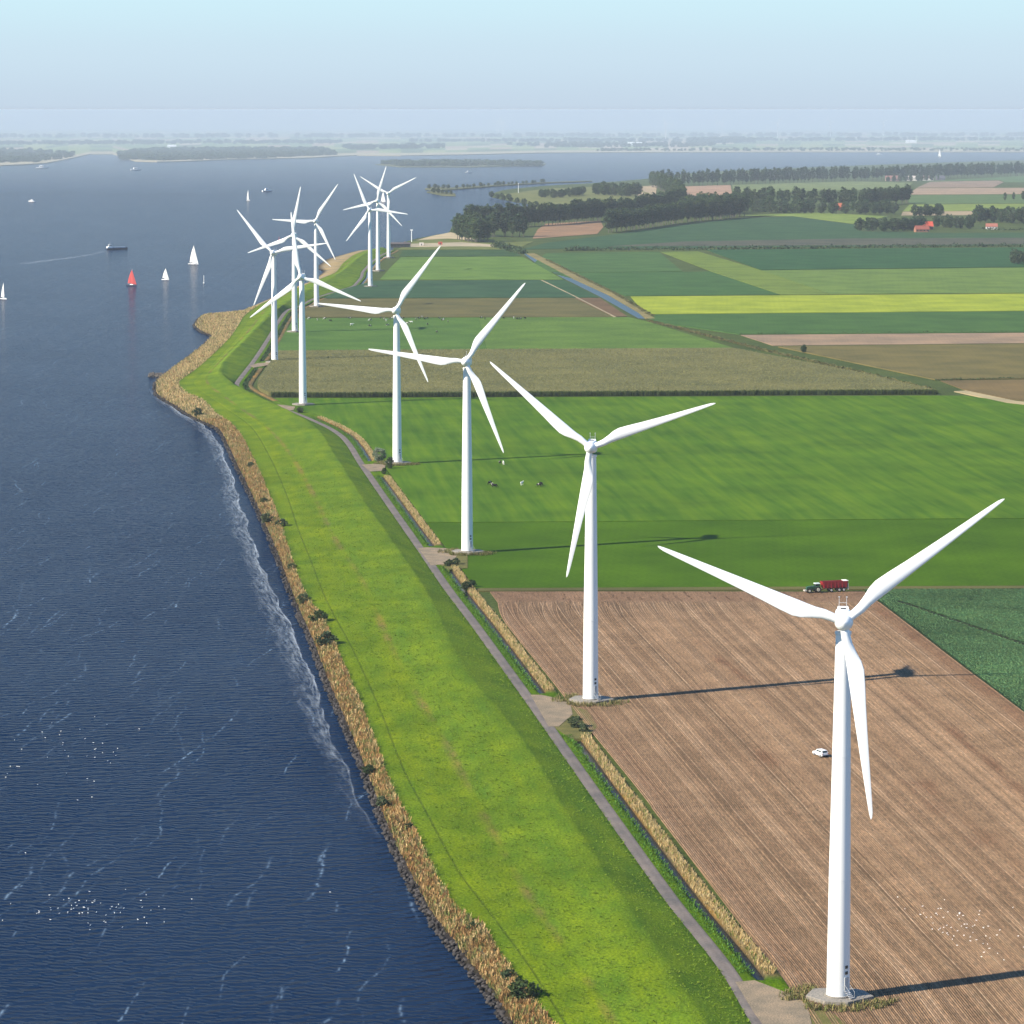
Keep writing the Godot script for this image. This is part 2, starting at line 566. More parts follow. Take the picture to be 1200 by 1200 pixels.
var tree_proto := {}
func tree(called: String, kind: String, at: Vector3, size: Vector3, turn: float, label: String, category: String, group := "") -> Node3D:
	var key := called + "/" + kind
	var o: Node3D
	if tree_proto.has(key):
		o = copy_of(tree_proto[key], at, turn, size)
	else:
		o = thing(called, at)
		part("trunk" if category == "tree" else "stem", kinds[kind][0], M.bark, o)
		part("crown" if category == "tree" else "foliage", kinds[kind][1], M.leaf, o)
		tree_proto[key] = o
		o.transform = Transform3D(Basis(Vector3.UP, turn).scaled_local(size), at)
	for m in ["group"]:
		if o.has_meta(m): o.remove_meta(m)
	tag(o, label, category, group)
	return o

func tree_row(px: Array, gap: float, h: float, kind_list: Array, label: String, group: String, seed_: int, jitter := 2.0, called := "poplar_tree", wide := 1.0) -> void:
	var rng := RandomNumberGenerator.new()
	rng.seed = seed_
	var pts := []
	for p in px: pts.append(P(p[0], p[1]))
	var left := 0.0
	for i in pts.size() - 1:
		var a: Vector3 = pts[i]; var b: Vector3 = pts[i + 1]
		var l := a.distance_to(b)
		var s := left
		while s < l:
			var p := a.lerp(b, s / l)
			var q := on(p.x + rng.randf_range(-1, 1) * jitter * 0.4, p.z + rng.randf_range(-1, 1) * jitter, -0.3)
			var k: String = kind_list[rng.randi() % kind_list.size()]
			var f := h * rng.randf_range(0.86, 1.1) / (24.5 if k.begins_with("poplar") else 14.5)
			var w := wide * rng.randf_range(0.9, 1.15)
			tree(called, k, q, Vector3(f * w, f, f * w), rng.randf() * TAU, label, "tree", group)
			s += gap * rng.randf_range(0.8, 1.2)
		left = s - l

func multi(called: String, mesh: Mesh, mat: Material, list: Array, cols: PackedColorArray, label: String, parent: Node = self) -> MultiMeshInstance3D:
	var mm := MultiMesh.new()
	mm.transform_format = MultiMesh.TRANSFORM_3D
	mm.use_colors = true
	mm.mesh = mesh
	mm.instance_count = list.size()
	var buf := PackedFloat32Array()
	buf.resize(list.size() * 16)
	var e := 0
	for i in list.size():
		var x: Transform3D = list[i]
		var b := x.basis
		var o := x.origin
		buf[e] = b.x.x; buf[e + 1] = b.y.x; buf[e + 2] = b.z.x; buf[e + 3] = o.x
		buf[e + 4] = b.x.y; buf[e + 5] = b.y.y; buf[e + 6] = b.z.y; buf[e + 7] = o.y
		buf[e + 8] = b.x.z; buf[e + 9] = b.y.z; buf[e + 10] = b.z.z; buf[e + 11] = o.z
		buf[e + 12] = cols[i].r; buf[e + 13] = cols[i].g; buf[e + 14] = cols[i].b; buf[e + 15] = 1.0
		e += 16
	mm.buffer = buf
	var o2 := MultiMeshInstance3D.new()
	o2.name = numbered(called)
	o2.multimesh = mm
	o2.material_override = mat
	parent.add_child(o2)
	o2.set_meta("kind", "stuff")
	o2.set_meta("label", label)
	return o2

func tuft_mesh(seed_: int, blades: int, h: float, w: float, lean: float, plume := false) -> ArrayMesh:
	var rng := RandomNumberGenerator.new()
	rng.seed = seed_
	var s := Soup.new()
	for i in blades:
		var g := rng.randf() * TAU
		var out := Vector3(cos(g), 0, sin(g))
		var side := Vector3(-sin(g), 0, cos(g))
		var hh := h * rng.randf_range(0.6, 1.1)
		var base := out * rng.randf() * w * 2.2
		var tip := base + out * lean * rng.randf() + Vector3(0, hh, 0)
		var mid := base.lerp(tip, 0.55) + Vector3(0, hh * 0.06, 0)
		var f := rng.randf_range(0.75, 1.25)
		var col := Color(f, f, f)
		s.quad(base - side * w * 0.5, mid - side * w * 0.45, mid + side * w * 0.45, base + side * w * 0.5, col)
		s.tri(mid - side * w * 0.45, tip, mid + side * w * 0.45, col)
		if plume: s.quad(tip - side * w * 0.6, tip + Vector3(0, hh * 0.22, 0) + out * 0.1, tip + side * w * 0.6, tip - Vector3(0, hh * 0.1, 0), Color(f * 1.2, f * 1.1, f))
	return s.done()

func hedge(px: Array, h: float, w: float, leaf_size: float, col: Color, label: String, seed_: int, called := "hedge", dense := 1.0) -> void:
	var rng := RandomNumberGenerator.new()
	rng.seed = seed_
	var s := Soup.new()
	var pts := []
	for p in px: pts.append(p if p is Vector3 else P(p[0], p[1]))
	var mid: Vector3 = pts[0]
	for i in pts.size() - 1:
		var a: Vector3 = pts[i]; var b: Vector3 = pts[i + 1]
		var l := a.distance_to(b)
		var n := int(l * w * h * dense / (leaf_size * leaf_size * leaf_size) * 0.5) + 4
		for j in n:
			var t := rng.randf()
			var p := a.lerp(b, t)
			var bump := 0.75 + 0.35 * sin((a.x + a.z + t * l) * 0.35 + seed_) * sin((t * l) * 0.11)
			var y := rng.randf()
			leaf(s, Vector3(p.x, drop(p.x, p.z), p.z) - mid + Vector3(rng.randf_range(-0.5, 0.5) * w * (1.15 - 0.5 * y), y * h * bump - 0.3, rng.randf_range(-0.5, 0.5) * w), leaf_size * rng.randf_range(0.8, 1.5), rng, shade_of(col, rng, 0.25))
	var o := thing(called, mid)
	part("foliage", s.done(), M.leaf, o)
	tag(o, label, "hedge")

# ---------------------------------------------------------------- water textures
func wave_normals(size: int, tile: float) -> ImageTexture:
	var rng := RandomNumberGenerator.new()
	rng.seed = 5
	var kx := PackedInt32Array(); var kz := PackedInt32Array(); var ph := PackedFloat32Array(); var am := PackedFloat32Array()
	for i in 40:
		var length := 0.95 * pow(5.0, rng.randf())
		var ang := rng.randfn(0.10, 0.55)
		var k := tile / length
		kx.append(roundi(k * sin(ang))); kz.append(roundi(k * cos(ang))); ph.append(rng.randf() * TAU)
		am.append(0.066 * pow(length / 3.5, -0.15) * rng.randf_range(0.6, 1.3))
	var sx := PackedFloat32Array(); var sz := PackedFloat32Array()
	var n := size * size
	sx.resize(n); sz.resize(n)
	for w in kx.size():
		var a := kx[w] * TAU / size; var b := kz[w] * TAU / size
		var l := sqrt(float(kx[w] * kx[w] + kz[w] * kz[w]))
		var fx := am[w] * kx[w] / l; var fz := am[w] * kz[w] / l
		var e := 0
		for j in size:
			var p := ph[w] + b * j
			for i in size:
				var c := cos(p + a * i)
				sx[e] += fx * c
				sz[e] += fz * c
				e += 1
	var out := PackedByteArray()
	out.resize(n * 3)
	for e in n:
		var x := -sx[e]; var z := -sz[e]
		var l := 1.0 / sqrt(x * x + z * z + 1.0)
		out[e * 3] = int((x * l * 0.5 + 0.5) * 255.0)
		out[e * 3 + 1] = int((z * l * 0.5 + 0.5) * 255.0)
		out[e * 3 + 2] = int((l * 0.5 + 0.5) * 255.0)
	return ImageTexture.create_from_image(Image.create_from_data(size, size, false, Image.FORMAT_RGB8, out))

func foam_tex() -> ImageTexture:
	var w := 1024; var h := 2048
	var a := PackedFloat32Array()
	a.resize(w * h)
	var rng := RandomNumberGenerator.new()
	rng.seed = 77
	var n := FastNoiseLite.new()
	n.seed = 9
	n.frequency = 0.012
	for f in 1500:
		var x := rng.randf() * w
		var y := rng.randf() * h
		var l := int(rng.randf_range(14, 90))
		var slope := rng.randfn(-0.22, 0.2)
		var strong := rng.randf_range(0.05, 0.40) * rng.randf_range(0.3, 1.0)
		var wide := rng.randf_range(0.4, 0.9)
		for i in l:
			y += 1.0
			x += slope + n.get_noise_2d(x * 1.4 + f * 31, y * 2.2) * 1.1
			var t := sin(PI * i / l) * strong * clampf(0.35 + n.get_noise_2d(x * 9.0, y * 16.0) * 2.2, 0.0, 1.3)
			if t <= 0.0: continue
			for q in range(-4, 5):
				var k := t * exp(-q * q / (wide * wide))
				var at := posmod(int(y), h) * w + posmod(int(x) + q, w)
				a[at] = maxf(a[at], k)
	# broad gust patches between the streaks, their paler sheen put into the colour
	n.frequency = 0.006
	n.fractal_octaves = 3
	var soft := n.get_seamless_image(w / 2, h / 2)
	soft.convert(Image.FORMAT_L8)
	var sd := soft.get_data()
	for j in h:
		for i in w: a[j * w + i] = minf(1.0, a[j * w + i] + 0.022 * sd[(j >> 1) * (w >> 1) + (i >> 1)] / 255.0)
	var out := PackedByteArray()
	out.resize(w * h * 4)
	for i in w * h:
		var e := i * 4
		out[e] = 170; out[e + 1] = 200; out[e + 2] = 226; out[e + 3] = int(clampf(a[i], 0, 1) * 255.0)
	return ImageTexture.create_from_image(Image.create_from_data(w, h, false, Image.FORMAT_RGBA8, out))

# clear sky over a haze layer: the same all round, only the height above the horizon counts
func sky_image() -> ImageTexture:
	var stops := [[-90.0, 0.2178, 0.2597, 0.31], [-1.0, 0.3, 0.364, 0.435], [0.0, 0.302, 0.367, 0.438], [1.0, 0.3268, 0.4147, 0.4776], [2.0, 0.3393, 0.465, 0.5153], [5.0, 0.243, 0.4022, 0.5362], [12.0, 0.1257, 0.2807, 0.5027], [30.0, 0.0586, 0.1676, 0.3854], [90.0, 0.0377, 0.1005, 0.2597]]
	var im := Image.create(8, 2048, false, Image.FORMAT_RGBF)
	for j in 2048:
		var e := 90.0 - (j + 0.5) / 2048.0 * 180.0
		var c := Color()
		for i in stops.size() - 1:
			if e >= stops[i][0] and e <= stops[i + 1][0]:
				var t: float = smoothstep(0.0, 1.0, (e - stops[i][0]) / (stops[i + 1][0] - stops[i][0])) * 0.35 + 0.65 * (e - stops[i][0]) / (stops[i + 1][0] - stops[i][0])
				c = Color(lerpf(stops[i][1], stops[i + 1][1], t), lerpf(stops[i][2], stops[i + 1][2], t), lerpf(stops[i][3], stops[i + 1][3], t))
		for i in 8: im.set_pixel(i, j, c)
	return ImageTexture.create_from_image(im)

# thicker haze lying over the far lake and the land beyond it, no higher than the camera
func make_haze_bank() -> void:
	var f := FogVolume.new()
	f.name = "haze_bank"
	f.shape = RenderingServer.FOG_VOLUME_SHAPE_BOX
	f.size = Vector3(64000, 560, 66000)
	var fm := FogMaterial.new()
	fm.density = 0.00009
	fm.albedo = lin(0.62, 0.77, 0.89)
	f.material = fm
	add_child(f)
	f.position = Vector3(0, 146.0 - 280.0, -5500.0 - 33000.0)
	f.set_meta("kind", "stuff")
	f.set_meta("label", "pale blue haze over the far lake")

# ---------------------------------------------------------------- scene
func _ready() -> void:
	# camera
	var cam := Camera3D.new()
	cam.name = "camera"
	cam.fov = rad_to_deg(2.0 * atan(600.0 / FOCAL))
	cam.near = 1.0
	cam.far = 120000.0
	add_child(cam)
	cam.position = Vector3(0, EYE, 0)
	cam.rotation.x = -pitch
	cam.current = true
	# sky, haze, exposure
	var env := Environment.new()
	env.background_mode = Environment.BG_SKY
	var sky := Sky.new()
	var sm := PanoramaSkyMaterial.new()
	sm.panorama = sky_image()
	sky.sky_material = sm
	env.sky = sky
	env.tonemap_mode = Environment.TONE_MAPPER_LINEAR
	env.tonemap_exposure = 1.85
	env.fog_enabled = true
	env.fog_density = 0.000034
	env.fog_light_color = lin(0.84, 0.93, 1.0)
	env.volumetric_fog_enabled = true
	env.volumetric_fog_density = 0.0
	env.sdfgi_enabled = true
	env.ssao_enabled = true
	env.ssil_enabled = true
	var we := WorldEnvironment.new()
	we.name = "world_environment"
	we.environment = env
	add_child(we)
	# sun: left of and behind the camera, 35 degrees up
	var sun := DirectionalLight3D.new()
	sun.name = "sun"
	sun.light_energy = 1.6
	sun.light_color = Color(1.0, 0.955, 0.88)
	sun.light_angular_distance = 0.5
	sun.shadow_enabled = true
	add_child(sun)
	sun.look_at_from_position(Vector3.ZERO, Vector3(83.5, -64.0, -38.0), Vector3.UP)

	make_haze_bank()
	make_materials()
	make_curves()
	make_trees()
	make_turbine_parts()
	make_water()
	make_land()
	make_dike()
	make_fields()
	make_far_shore()
	make_turbines()
	make_tree_rows()
	make_bank_plants()
	make_farm_buildings()
	make_vehicles()
	make_boats()
	make_animals()

func make_materials() -> void:
	T.fine = noise_tex(3, 0.045, 5, 0.25, 0.84, 512, 0.7, 1.0, Color(0.2, 0.0, -0.15))
	T.coarse = noise_tex(4, 0.012, 4, 0.62, 0.98, 512, 0.55, 1.0, Color(0.12, 0.0, -0.1))
	T.soft = noise_tex(6, 0.02, 5, 0.72, 1.0, 512, 0.6)
	T.bump = noise_tex(8, 0.06, 5, 0.0, 1.0, 512, 0.65)
	M.grass = land(T.fine, T.coarse, T.bump, 9.0)
	M.crop = land(T.fine, T.coarse)
	M.soil = land(T.fine, T.soft, T.bump, 7.0)
	M.far = land(T.soft, T.coarse)
	M.meadow = land(noise_tex(16, 0.03, 5, 0.55, 0.95, 512, 0.65, 1.0, Color(0.45, 0.0, -0.3)), T.coarse)
	M.meadow.albedo_color = lin(0.84, 0.84, 0.84)
	M.far.albedo_color = lin(0.84, 0.84, 0.84)
	M.white = plain(0.80, 0.81, 0.80, 0.38)
	M.tower = plain(0.78, 0.79, 0.78, 0.42)
	M.steel = plain(0.42, 0.43, 0.44, 0.5)
	M.dark = plain(0.02, 0.022, 0.025, 0.6)
	M.concrete = plain(0.42, 0.39, 0.34, 0.9, 0.2)
	M.concrete.albedo_texture = T.fine
	M.concrete.uv1_triplanar = true
	M.concrete.uv1_world_triplanar = true
	M.concrete.uv1_scale = Vector3(0.08, 0.08, 0.08)
	M.leaf = leafy()
	M.tint = leafy(0.25)
	M.bark = StandardMaterial3D.new()
	M.bark.vertex_color_use_as_albedo = true
	M.bark.roughness = 0.9
	M.paint = StandardMaterial3D.new()
	M.paint.vertex_color_use_as_albedo = true
	M.paint.roughness = 0.4
	M.matte = StandardMaterial3D.new()
	M.matte.vertex_color_use_as_albedo = true
	M.matte.roughness = 0.9
	M.matte.metallic_specular = 0.2
	M.glass = plain(0.02, 0.03, 0.035, 0.08)
	M.sail = plain(0.80, 0.79, 0.75, 0.8, 0.2)
	M.sail.backlight_enabled = true
	M.sail.backlight = Color(0.5, 0.5, 0.48)
	M.sail.cull_mode = BaseMaterial3D.CULL_DISABLED
	M.red_sail = plain(0.45, 0.075, 0.07, 0.8, 0.2)
	M.red_sail.cull_mode = BaseMaterial3D.CULL_DISABLED
	M.road = land(noise_tex(14, 0.05, 4, 0.7, 1.05, 256, 0.6), T.coarse)
	M.road.roughness = 0.9
	M.road.albedo_color = lin(0.86, 0.86, 0.86)

func make_curves() -> void:
	make_curve("shore", [[640, 1290], [620, 1245], [594, 1200], [552, 1140], [520, 1099], [503, 1075], [460, 992], [425, 904], [399, 840], [380, 795], [366, 757], [345, 709], [321, 645], [302, 600], [279, 552], [265, 522], [255, 505], [230, 493], [205, 478],
		[182, 461], [187, 444], [210, 427], [230, 412], [247, 396], [236, 390], [228, 381], [237, 371], [284, 366], [297, 359], [318, 350], [345, 338], [366, 329], [378, 320], [372, 313], [380, 306], [402, 299], [430, 292], [452, 287]], WATER)
	make_curve("reed", [[700, 1290], [672, 1245], [640, 1195], [593, 1135], [561, 1087], [537, 1069], [508, 1027], [487, 981], [460, 931], [436, 867], [414, 811], [394, 765], [378, 728], [358, 700], [342, 661], [327, 613], [311, 573], [293, 533], [272, 499], [252, 485], [238, 470],
		[214, 458], [210, 446], [232, 430], [250, 414], [268, 396], [278, 382], [288, 368], [302, 358], [322, 349], [349, 337], [372, 328], [394, 318], [402, 308], [412, 300], [432, 292.5], [454, 287.5]], 0.7)
	make_curve("track", [[730, 1290], [698, 1245], [664, 1200], [624, 1137], [578, 1074], [540, 1024], [500, 952], [473, 901], [447, 835], [413, 760], [383, 704], [364, 656], [351, 624], [336, 580], [316, 535], [294, 500], [270, 482], [250, 468],
		[232, 455], [228, 446], [244, 431], [260, 415], [278, 396], [287, 382], [297, 367.5], [308, 357], [328, 348], [353, 336], [376, 327], [397, 318], [405, 308], [415, 299.5], [434, 292.2], [455, 287.2]], 1.1)
	make_curve("brown", [[790, 1290], [756, 1240], [720, 1200], [690, 1150], [622, 1053], [577, 973], [551, 925], [521, 867], [487, 811], [460, 760], [425, 680], [393, 632], [367, 579], [337, 528], [312, 500], [284, 480], [262, 464],
		[244, 450], [243, 440], [256, 425], [272, 408], [291, 388], [302, 374], [312, 362], [322, 353], [340, 343], [365, 331], [387, 321], [404, 311], [414, 303], [424, 297], [439, 291.5], [457, 287]], 1.7)
	make_curve("crest", [[884, 1290], [856, 1245], [824, 1200], [786, 1143], [729, 1057], [666, 960], [628, 896], [593, 845], [561, 808], [529, 760], [505, 707], [481, 667], [447, 619], [420, 579], [388, 528], [367, 499], [335, 480], [296, 462], [268, 446],
		[258, 434], [266, 420], [286, 400], [306, 379], [320, 365], [334, 355], [357, 342], [381, 330], [400, 319], [411, 310], [420, 302.5], [430, 296], [444, 291], [459, 287]], 3.1)
	make_curve("toe", [[943, 1290], [912, 1245], [881, 1200], [849, 1145], [781, 1057], [712, 960], [652, 874], [622, 831], [583, 776], [550, 730], [520, 690], [486, 640], [450, 588], [420, 544], [400, 514], [385, 503], [360, 491], [340, 483], [310, 474], [290, 465],
		[276, 457], [275, 449], [283, 438], [294, 424], [312, 397], [326, 374], [334, 364], [348, 359], [366, 350], [390, 342], [414, 334], [421, 326], [424, 318], [432, 309], [444, 300], [456, 294]], 0.1)

var gaps := []   # stretches without a ditch: the accesses to the turbines
func make_water() -> void:
	var rows := []; var cols := []
	var d := 330.0
	while d < 70000.0:
		var row := PackedVector3Array(); var c := PackedColorArray()
		for j in 41:
			var x := (j - 20) / 20.0 * (d * 0.45 + 120.0)
			row.append(on(x, -d, WATER)); c.append(Color.WHITE)
		rows.append(row); cols.append(c)
		d *= 1.025
	var m := StandardMaterial3D.new()
	m.albedo_color = lin(0.0001, 0.0108, 0.039)
	m.roughness = 0.16
	m.metallic_specular = 0.042
	m.normal_enabled = true
	m.normal_texture = wave_normals(640, 64.0)
	m.normal_scale = 1.0
	m.detail_enabled = true
	m.detail_blend_mode = BaseMaterial3D.BLEND_MODE_MIX
	m.detail_uv_layer = BaseMaterial3D.DETAIL_UV_2
	m.detail_albedo = foam_tex()
	var mesh := sheet(rows, cols, Vector2(64, 64), 1.0)
	var arr := mesh.surface_get_arrays(0)
	var t2: PackedVector2Array = arr[Mesh.ARRAY_TEX_UV2]
	for i in t2.size(): t2[i] = Vector2(t2[i].x / 310.0, t2[i].y / 1500.0)
	arr[Mesh.ARRAY_TEX_UV2] = t2
	var out := ArrayMesh.new()
	out.add_surface_from_arrays(Mesh.PRIMITIVE_TRIANGLES, arr)
	struct("water", out, m, "dark blue choppy lake water with thin foam streaks")

func rgb(r: float, g: float, b: float) -> Color:
	return Color(r, g, b)

func make_land() -> void:
	# polder ground under the fields: from the dike's landward ditch to the far shore of the polder, following the earth's curve
	make_curve("coast", [[462, 290], [462, 288.5], [482, 281], [510, 275], [527, 271.5], [531, 263], [545, 256], [585, 250], [612, 246], [626, 240], [600, 235], [575, 228.5], [588, 223], [640, 217.5], [700, 214], [760, 209], [800, 203.5], [1000, 194], [1210, 187], [1500, 178], [1800, 172]], 0.0)
	var rows := []; var cols := []
	var d := 420.0
	var join := dist(289.5)
	var stop := dist(174.0)
	while d < stop:
		var x0 := at_curve("toe", d) + 8.6 if d < dist(298.0) else (at_curve("coast", d) if d > join else lerpf(at_curve("toe", dist(298.0)) + 8.6, at_curve("coast", join), (d - dist(298.0)) / (join - dist(298.0))))
		var x1 := maxf(0.34 * d + 90.0, x0 + 40.0)
		var p := PackedVector3Array(); var c := PackedColorArray()
		p.append(on(x0 - 1.5, -d, -2.2)); c.append(rgb(0.10, 0.09, 0.05))
		for j in 25:
			p.append(on(lerpf(x0, x1, j / 24.0), -d, -0.35)); c.append(rgb(0.125, 0.17, 0.045))
		rows.append(p); cols.append(c)
		d *= 1.006
	struct("ground", sheet(rows, cols, Vector2(40, 40), 300.0), M.crop, "grassy polder ground between the fields")

func make_dike() -> void:
	for v in [[1205, 1148], [858, 812], [662, 640], [557, 540], [488, 470], [431, 423]]: gaps.append([dist(v[0]), dist(v[1])])
	var rows := []; var cols := []; var road := []; var roadc := []; var ditch := []; var ditchc := []; var rrows := []; var rcols := []
	var rng := RandomNumberGenerator.new()
	rng.seed = 12
	var nz := FastNoiseLite.new()
	nz.seed = 31; nz.frequency = 0.03; nz.fractal_octaves = 4
	var rocky := rgb(0.045, 0.04, 0.035)
	var sand := rgb(0.62, 0.47, 0.24)
	var berm := rgb(0.225, 0.345, 0.012)
	var slope := rgb(0.215, 0.35, 0.018)
	var strip := rgb(0.32, 0.28, 0.07)
	var line := rgb(0.08, 0.125, 0.02)
	var straw := rgb(0.36, 0.25, 0.10)
	var verge := rgb(0.14, 0.27, 0.005)
	var mud := rgb(0.06, 0.045, 0.03)
	var d := 420.0
	while d < dist(293.0):
		var xs := at_curve("shore", d); var xr := maxf(at_curve("reed", d), xs + 1.6); var xt := maxf(at_curve("track", d), xr + 0.8)
		var xb := maxf(at_curve("brown", d), xt + 1.2); var xc := maxf(at_curve("crest", d), xb + 4.0); var xe := maxf(at_curve("toe", d), xc + 3.0)
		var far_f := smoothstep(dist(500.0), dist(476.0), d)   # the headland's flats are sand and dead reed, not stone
		var p := PackedVector3Array(); var c := PackedColorArray()
		var put := func(x: float, y: float, col: Color, rough := 0.0):
			var k := nz.get_noise_2d(x * 5.0, d * 2.0)
			p.append(on(x, -d, y + k * rough))
			var wear := nz.get_noise_2d((x - xe) * 7.0 + 300.0, d * 0.35) + 0.6 * nz.get_noise_2d((x - xe) * 2.5 - 90.0, d * 0.9)   # lusher and thinner strips of turf
			c.append(Color(col.r * (1.0 + 0.35 * k + 0.22 * wear), col.g * (1.0 + 0.2 * k + 0.1 * wear), col.b * (1.0 - 0.3 * wear)))
		xs += nz.get_noise_2d(d * 3.0, 7.0) * 0.9
		xc += nz.get_noise_2d(d * 1.5, 77.0) * 0.5
		var bank := rocky.lerp(rgb(0.18, 0.14, 0.07), 0.5)
		put.call(xs - 4.0, WATER - 1.6, rocky)
		put.call(xs - 0.3, WATER - 0.15, rocky, 0.1)
		put.call(xs + 0.6, WATER + 0.7, rocky, 0.35)
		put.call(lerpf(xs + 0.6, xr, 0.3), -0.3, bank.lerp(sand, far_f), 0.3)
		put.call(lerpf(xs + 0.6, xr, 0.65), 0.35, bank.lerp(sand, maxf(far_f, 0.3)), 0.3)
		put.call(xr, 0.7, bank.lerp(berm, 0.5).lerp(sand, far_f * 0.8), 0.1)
		put.call(xr + 0.7, 0.78, berm.lerp(rgb(0.12, 0.22, 0.02), 0.5), 0.06)
		put.call(lerpf(xr, xt, 0.5), 0.95, berm, 0.05)
		put.call(xt - 0.35, 1.1, berm)
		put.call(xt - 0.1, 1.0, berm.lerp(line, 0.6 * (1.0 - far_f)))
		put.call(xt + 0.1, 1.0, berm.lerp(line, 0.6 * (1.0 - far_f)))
		put.call(xt + 0.35, 1.14, berm)
		for i in 6:
			var t := (i + 0.7) / 6.8
			put.call(lerpf(xt + 0.35, xb, t), lerpf(1.14, 1.66, t), berm, 0.05)
		var wob := nz.get_noise_2d(3.0, d * 0.5) + 0.5 * nz.get_noise_2d(90.0, d * 2.2)
		put.call(xb - 0.9, 1.68, berm.lerp(strip, clampf(0.15 + wob, 0, 1)), 0.04)
		put.call(xb - 0.4, 1.70, berm.lerp(strip, clampf(0.3 + wob, 0, 1)), 0.04)
		put.call(xb + 0.2, 1.74, strip.lerp(berm, clampf(0.6 - wob * 1.6, 0, 1)), 0.04)
		put.call(xb + 0.9, 1.80, slope.lerp(strip, clampf(0.1 + wob, 0, 1)), 0.04)
		var xl := lerpf(xb, xc, 0.8)
		for i in 10:
			var t := (i + 0.5) / 10.5
			put.call(lerpf(xb + 0.9, xl, t), lerpf(1.80, 3.02, t), slope, 0.05)
		put.call(xl, 3.06, slope)
		put.call(lerpf(xl, xc, 0.5), 3.12, slope)
		put.call(xc - 0.3, 3.11, slope)
		put.call(xc + 0.3, 3.08, slope)
		put.call(xc + 0.9, 2.98, slope)
		for i in 8:
			var t := 0.06 + 0.94 * (i + 0.0) / 8.0
			put.call(lerpf(xc + 0.9, xe, t), lerpf(2.95, 0.15, t), slope, 0.05)
		put.call(xe - 0.2, 0.14, verge)
		put.call(xe + 0.1, 0.06, rgb(0.13, 0.12, 0.09))
		put.call(xe + 2.6, 0.06, rgb(0.13, 0.12, 0.09))
		# the ditch beside the road, filled in where an access crosses it
		var open := 1.0
		for g in gaps:
			open = minf(open, clampf(maxf(g[0] - d, d - g[1]) / 3.0, 0.0, 1.0))
		put.call(xe + 2.9, 0.1, verge)
		put.call(xe + 4.2, 0.08, verge, 0.06)
		put.call(xe + 5.0, 0.02, verge.lerp(line, 0.3))
		put.call(xe + 5.5, lerpf(0.0, -1.0, open), verge.lerp(mud, open))
		put.call(xe + 6.4, lerpf(0.0, -1.3, open), verge.lerp(mud, open))
		put.call(xe + 6.9, lerpf(0.0, -0.9, open), verge.lerp(mud, open))
		put.call(xe + 7.3, 0.06, verge.lerp(straw, open))
		put.call(xe + 8.6, 0.1, verge.lerp(straw, open), 0.08)
		put.call(xe + 9.8, 0.04, verge.lerp(straw, open * 0.8))
		put.call(xe + 10.3, -0.5, verge.lerp(mud, open))
		rows.append(p); cols.append(c)
		var rp := PackedVector3Array(); var rc := PackedColorArray()
		for q in [[-0.12, 0.05], [0.0, 0.12], [0.55, 0.15], [0.95, 0.155], [1.35, 0.17], [1.75, 0.155], [2.15, 0.15], [2.65, 0.12], [2.78, 0.05]]:
			rp.append(on(xe + q[0], -d, q[1]))
			var wheel: float = exp(-pow((absf(q[0] - 1.35) - 0.7) / 0.25, 2.0))
			var tone: float = 1.0 + 0.16 * wheel + 0.12 * nz.get_noise_2d(q[0] * 8.0, d * 2.0)
			rc.append(Color(0.235 * tone, 0.205 * tone, 0.185 * tone))
		road.append(rp); roadc.append(rc)
		ditch.append(PackedVector3Array([on(xe + 5.1, -d, -0.62), on(xe + 7.2, -d, -0.62)])); ditchc.append(PackedColorArray([Color.WHITE, Color.WHITE]))
		d += clampf(d * 0.0032, 1.6, 8.0)
	struct("dike", sheet(rows, cols, Vector2(16, 26), 190.0, 0.13), M.grass, "long grassy sea dike with a shaded landward slope")
	struct("road", sheet(road, roadc, Vector2(9, 9), 60.0), M.road, "narrow grey asphalt lane at the foot of the dike")
	var dw := plain(0.012, 0.016, 0.018, 0.25, 0.15)
	struct("ditch_water", sheet(ditch, ditchc, Vector2(9, 9), 60.0), dw, "dark still water in the roadside ditch")
	for a in [[[664, 825], [690, 834], [700, 852], [688, 866], [668, 866], [650, 853]], [[944, 1180], [972, 1186], [992, 1200], [992, 1230], [945, 1230]], [[532, 650], [548, 652], [548, 666], [526, 668], [516, 662]]]:
		var l := []
		for q in a: l.append(P(q[0], q[1]))
		struct("weedy_verge", plot(l, 0.14, rgb(0.26, 0.25, 0.09), Vector2(9, 9), 40, 0.3, 0.7), M.crop, "weedy rough ground beside a turbine access")
	# accesses from the road to the turbines: gravel over the filled ditch
	for a in [[[862, 1152], [884, 1150], [905, 1158], [930, 1168], [946, 1178], [952, 1205], [905, 1215], [885, 1190]], [[622, 815], [634, 815], [652, 819], [668, 823], [671, 838], [655, 852], [643, 852]],
			[[490, 643], [500, 642], [522, 643], [538, 646], [534, 654], [520, 662], [505, 663]], [[424, 545], [438, 544], [452, 545], [450, 552], [434, 553]], [[318, 474], [332, 475], [346, 477], [344, 481], [330, 482]], [[292, 429], [302, 426], [314, 425], [316, 428], [298, 431]]]:
		var l := []
		for q in a: l.append(P(q[0], q[1]))
		struct("gravel_access", plot(l, 0.21, rgb(0.50, 0.40, 0.28), Vector2(9, 9), 40, 0.3, 0.2), M.crop, "pale gravel access from the lane to a turbine")

# left edge of the polder fields between two picture rows, along the reed strip beside the ditch
func edge(v0: float, v1: float, off := 10.4, n := 10) -> Array:
	var l := []
	for i in n + 1:
		var d := dist(lerpf(v0, v1, float(i) / n))
		l.append(on(at_curve("toe", d) + off, -d))
	return l

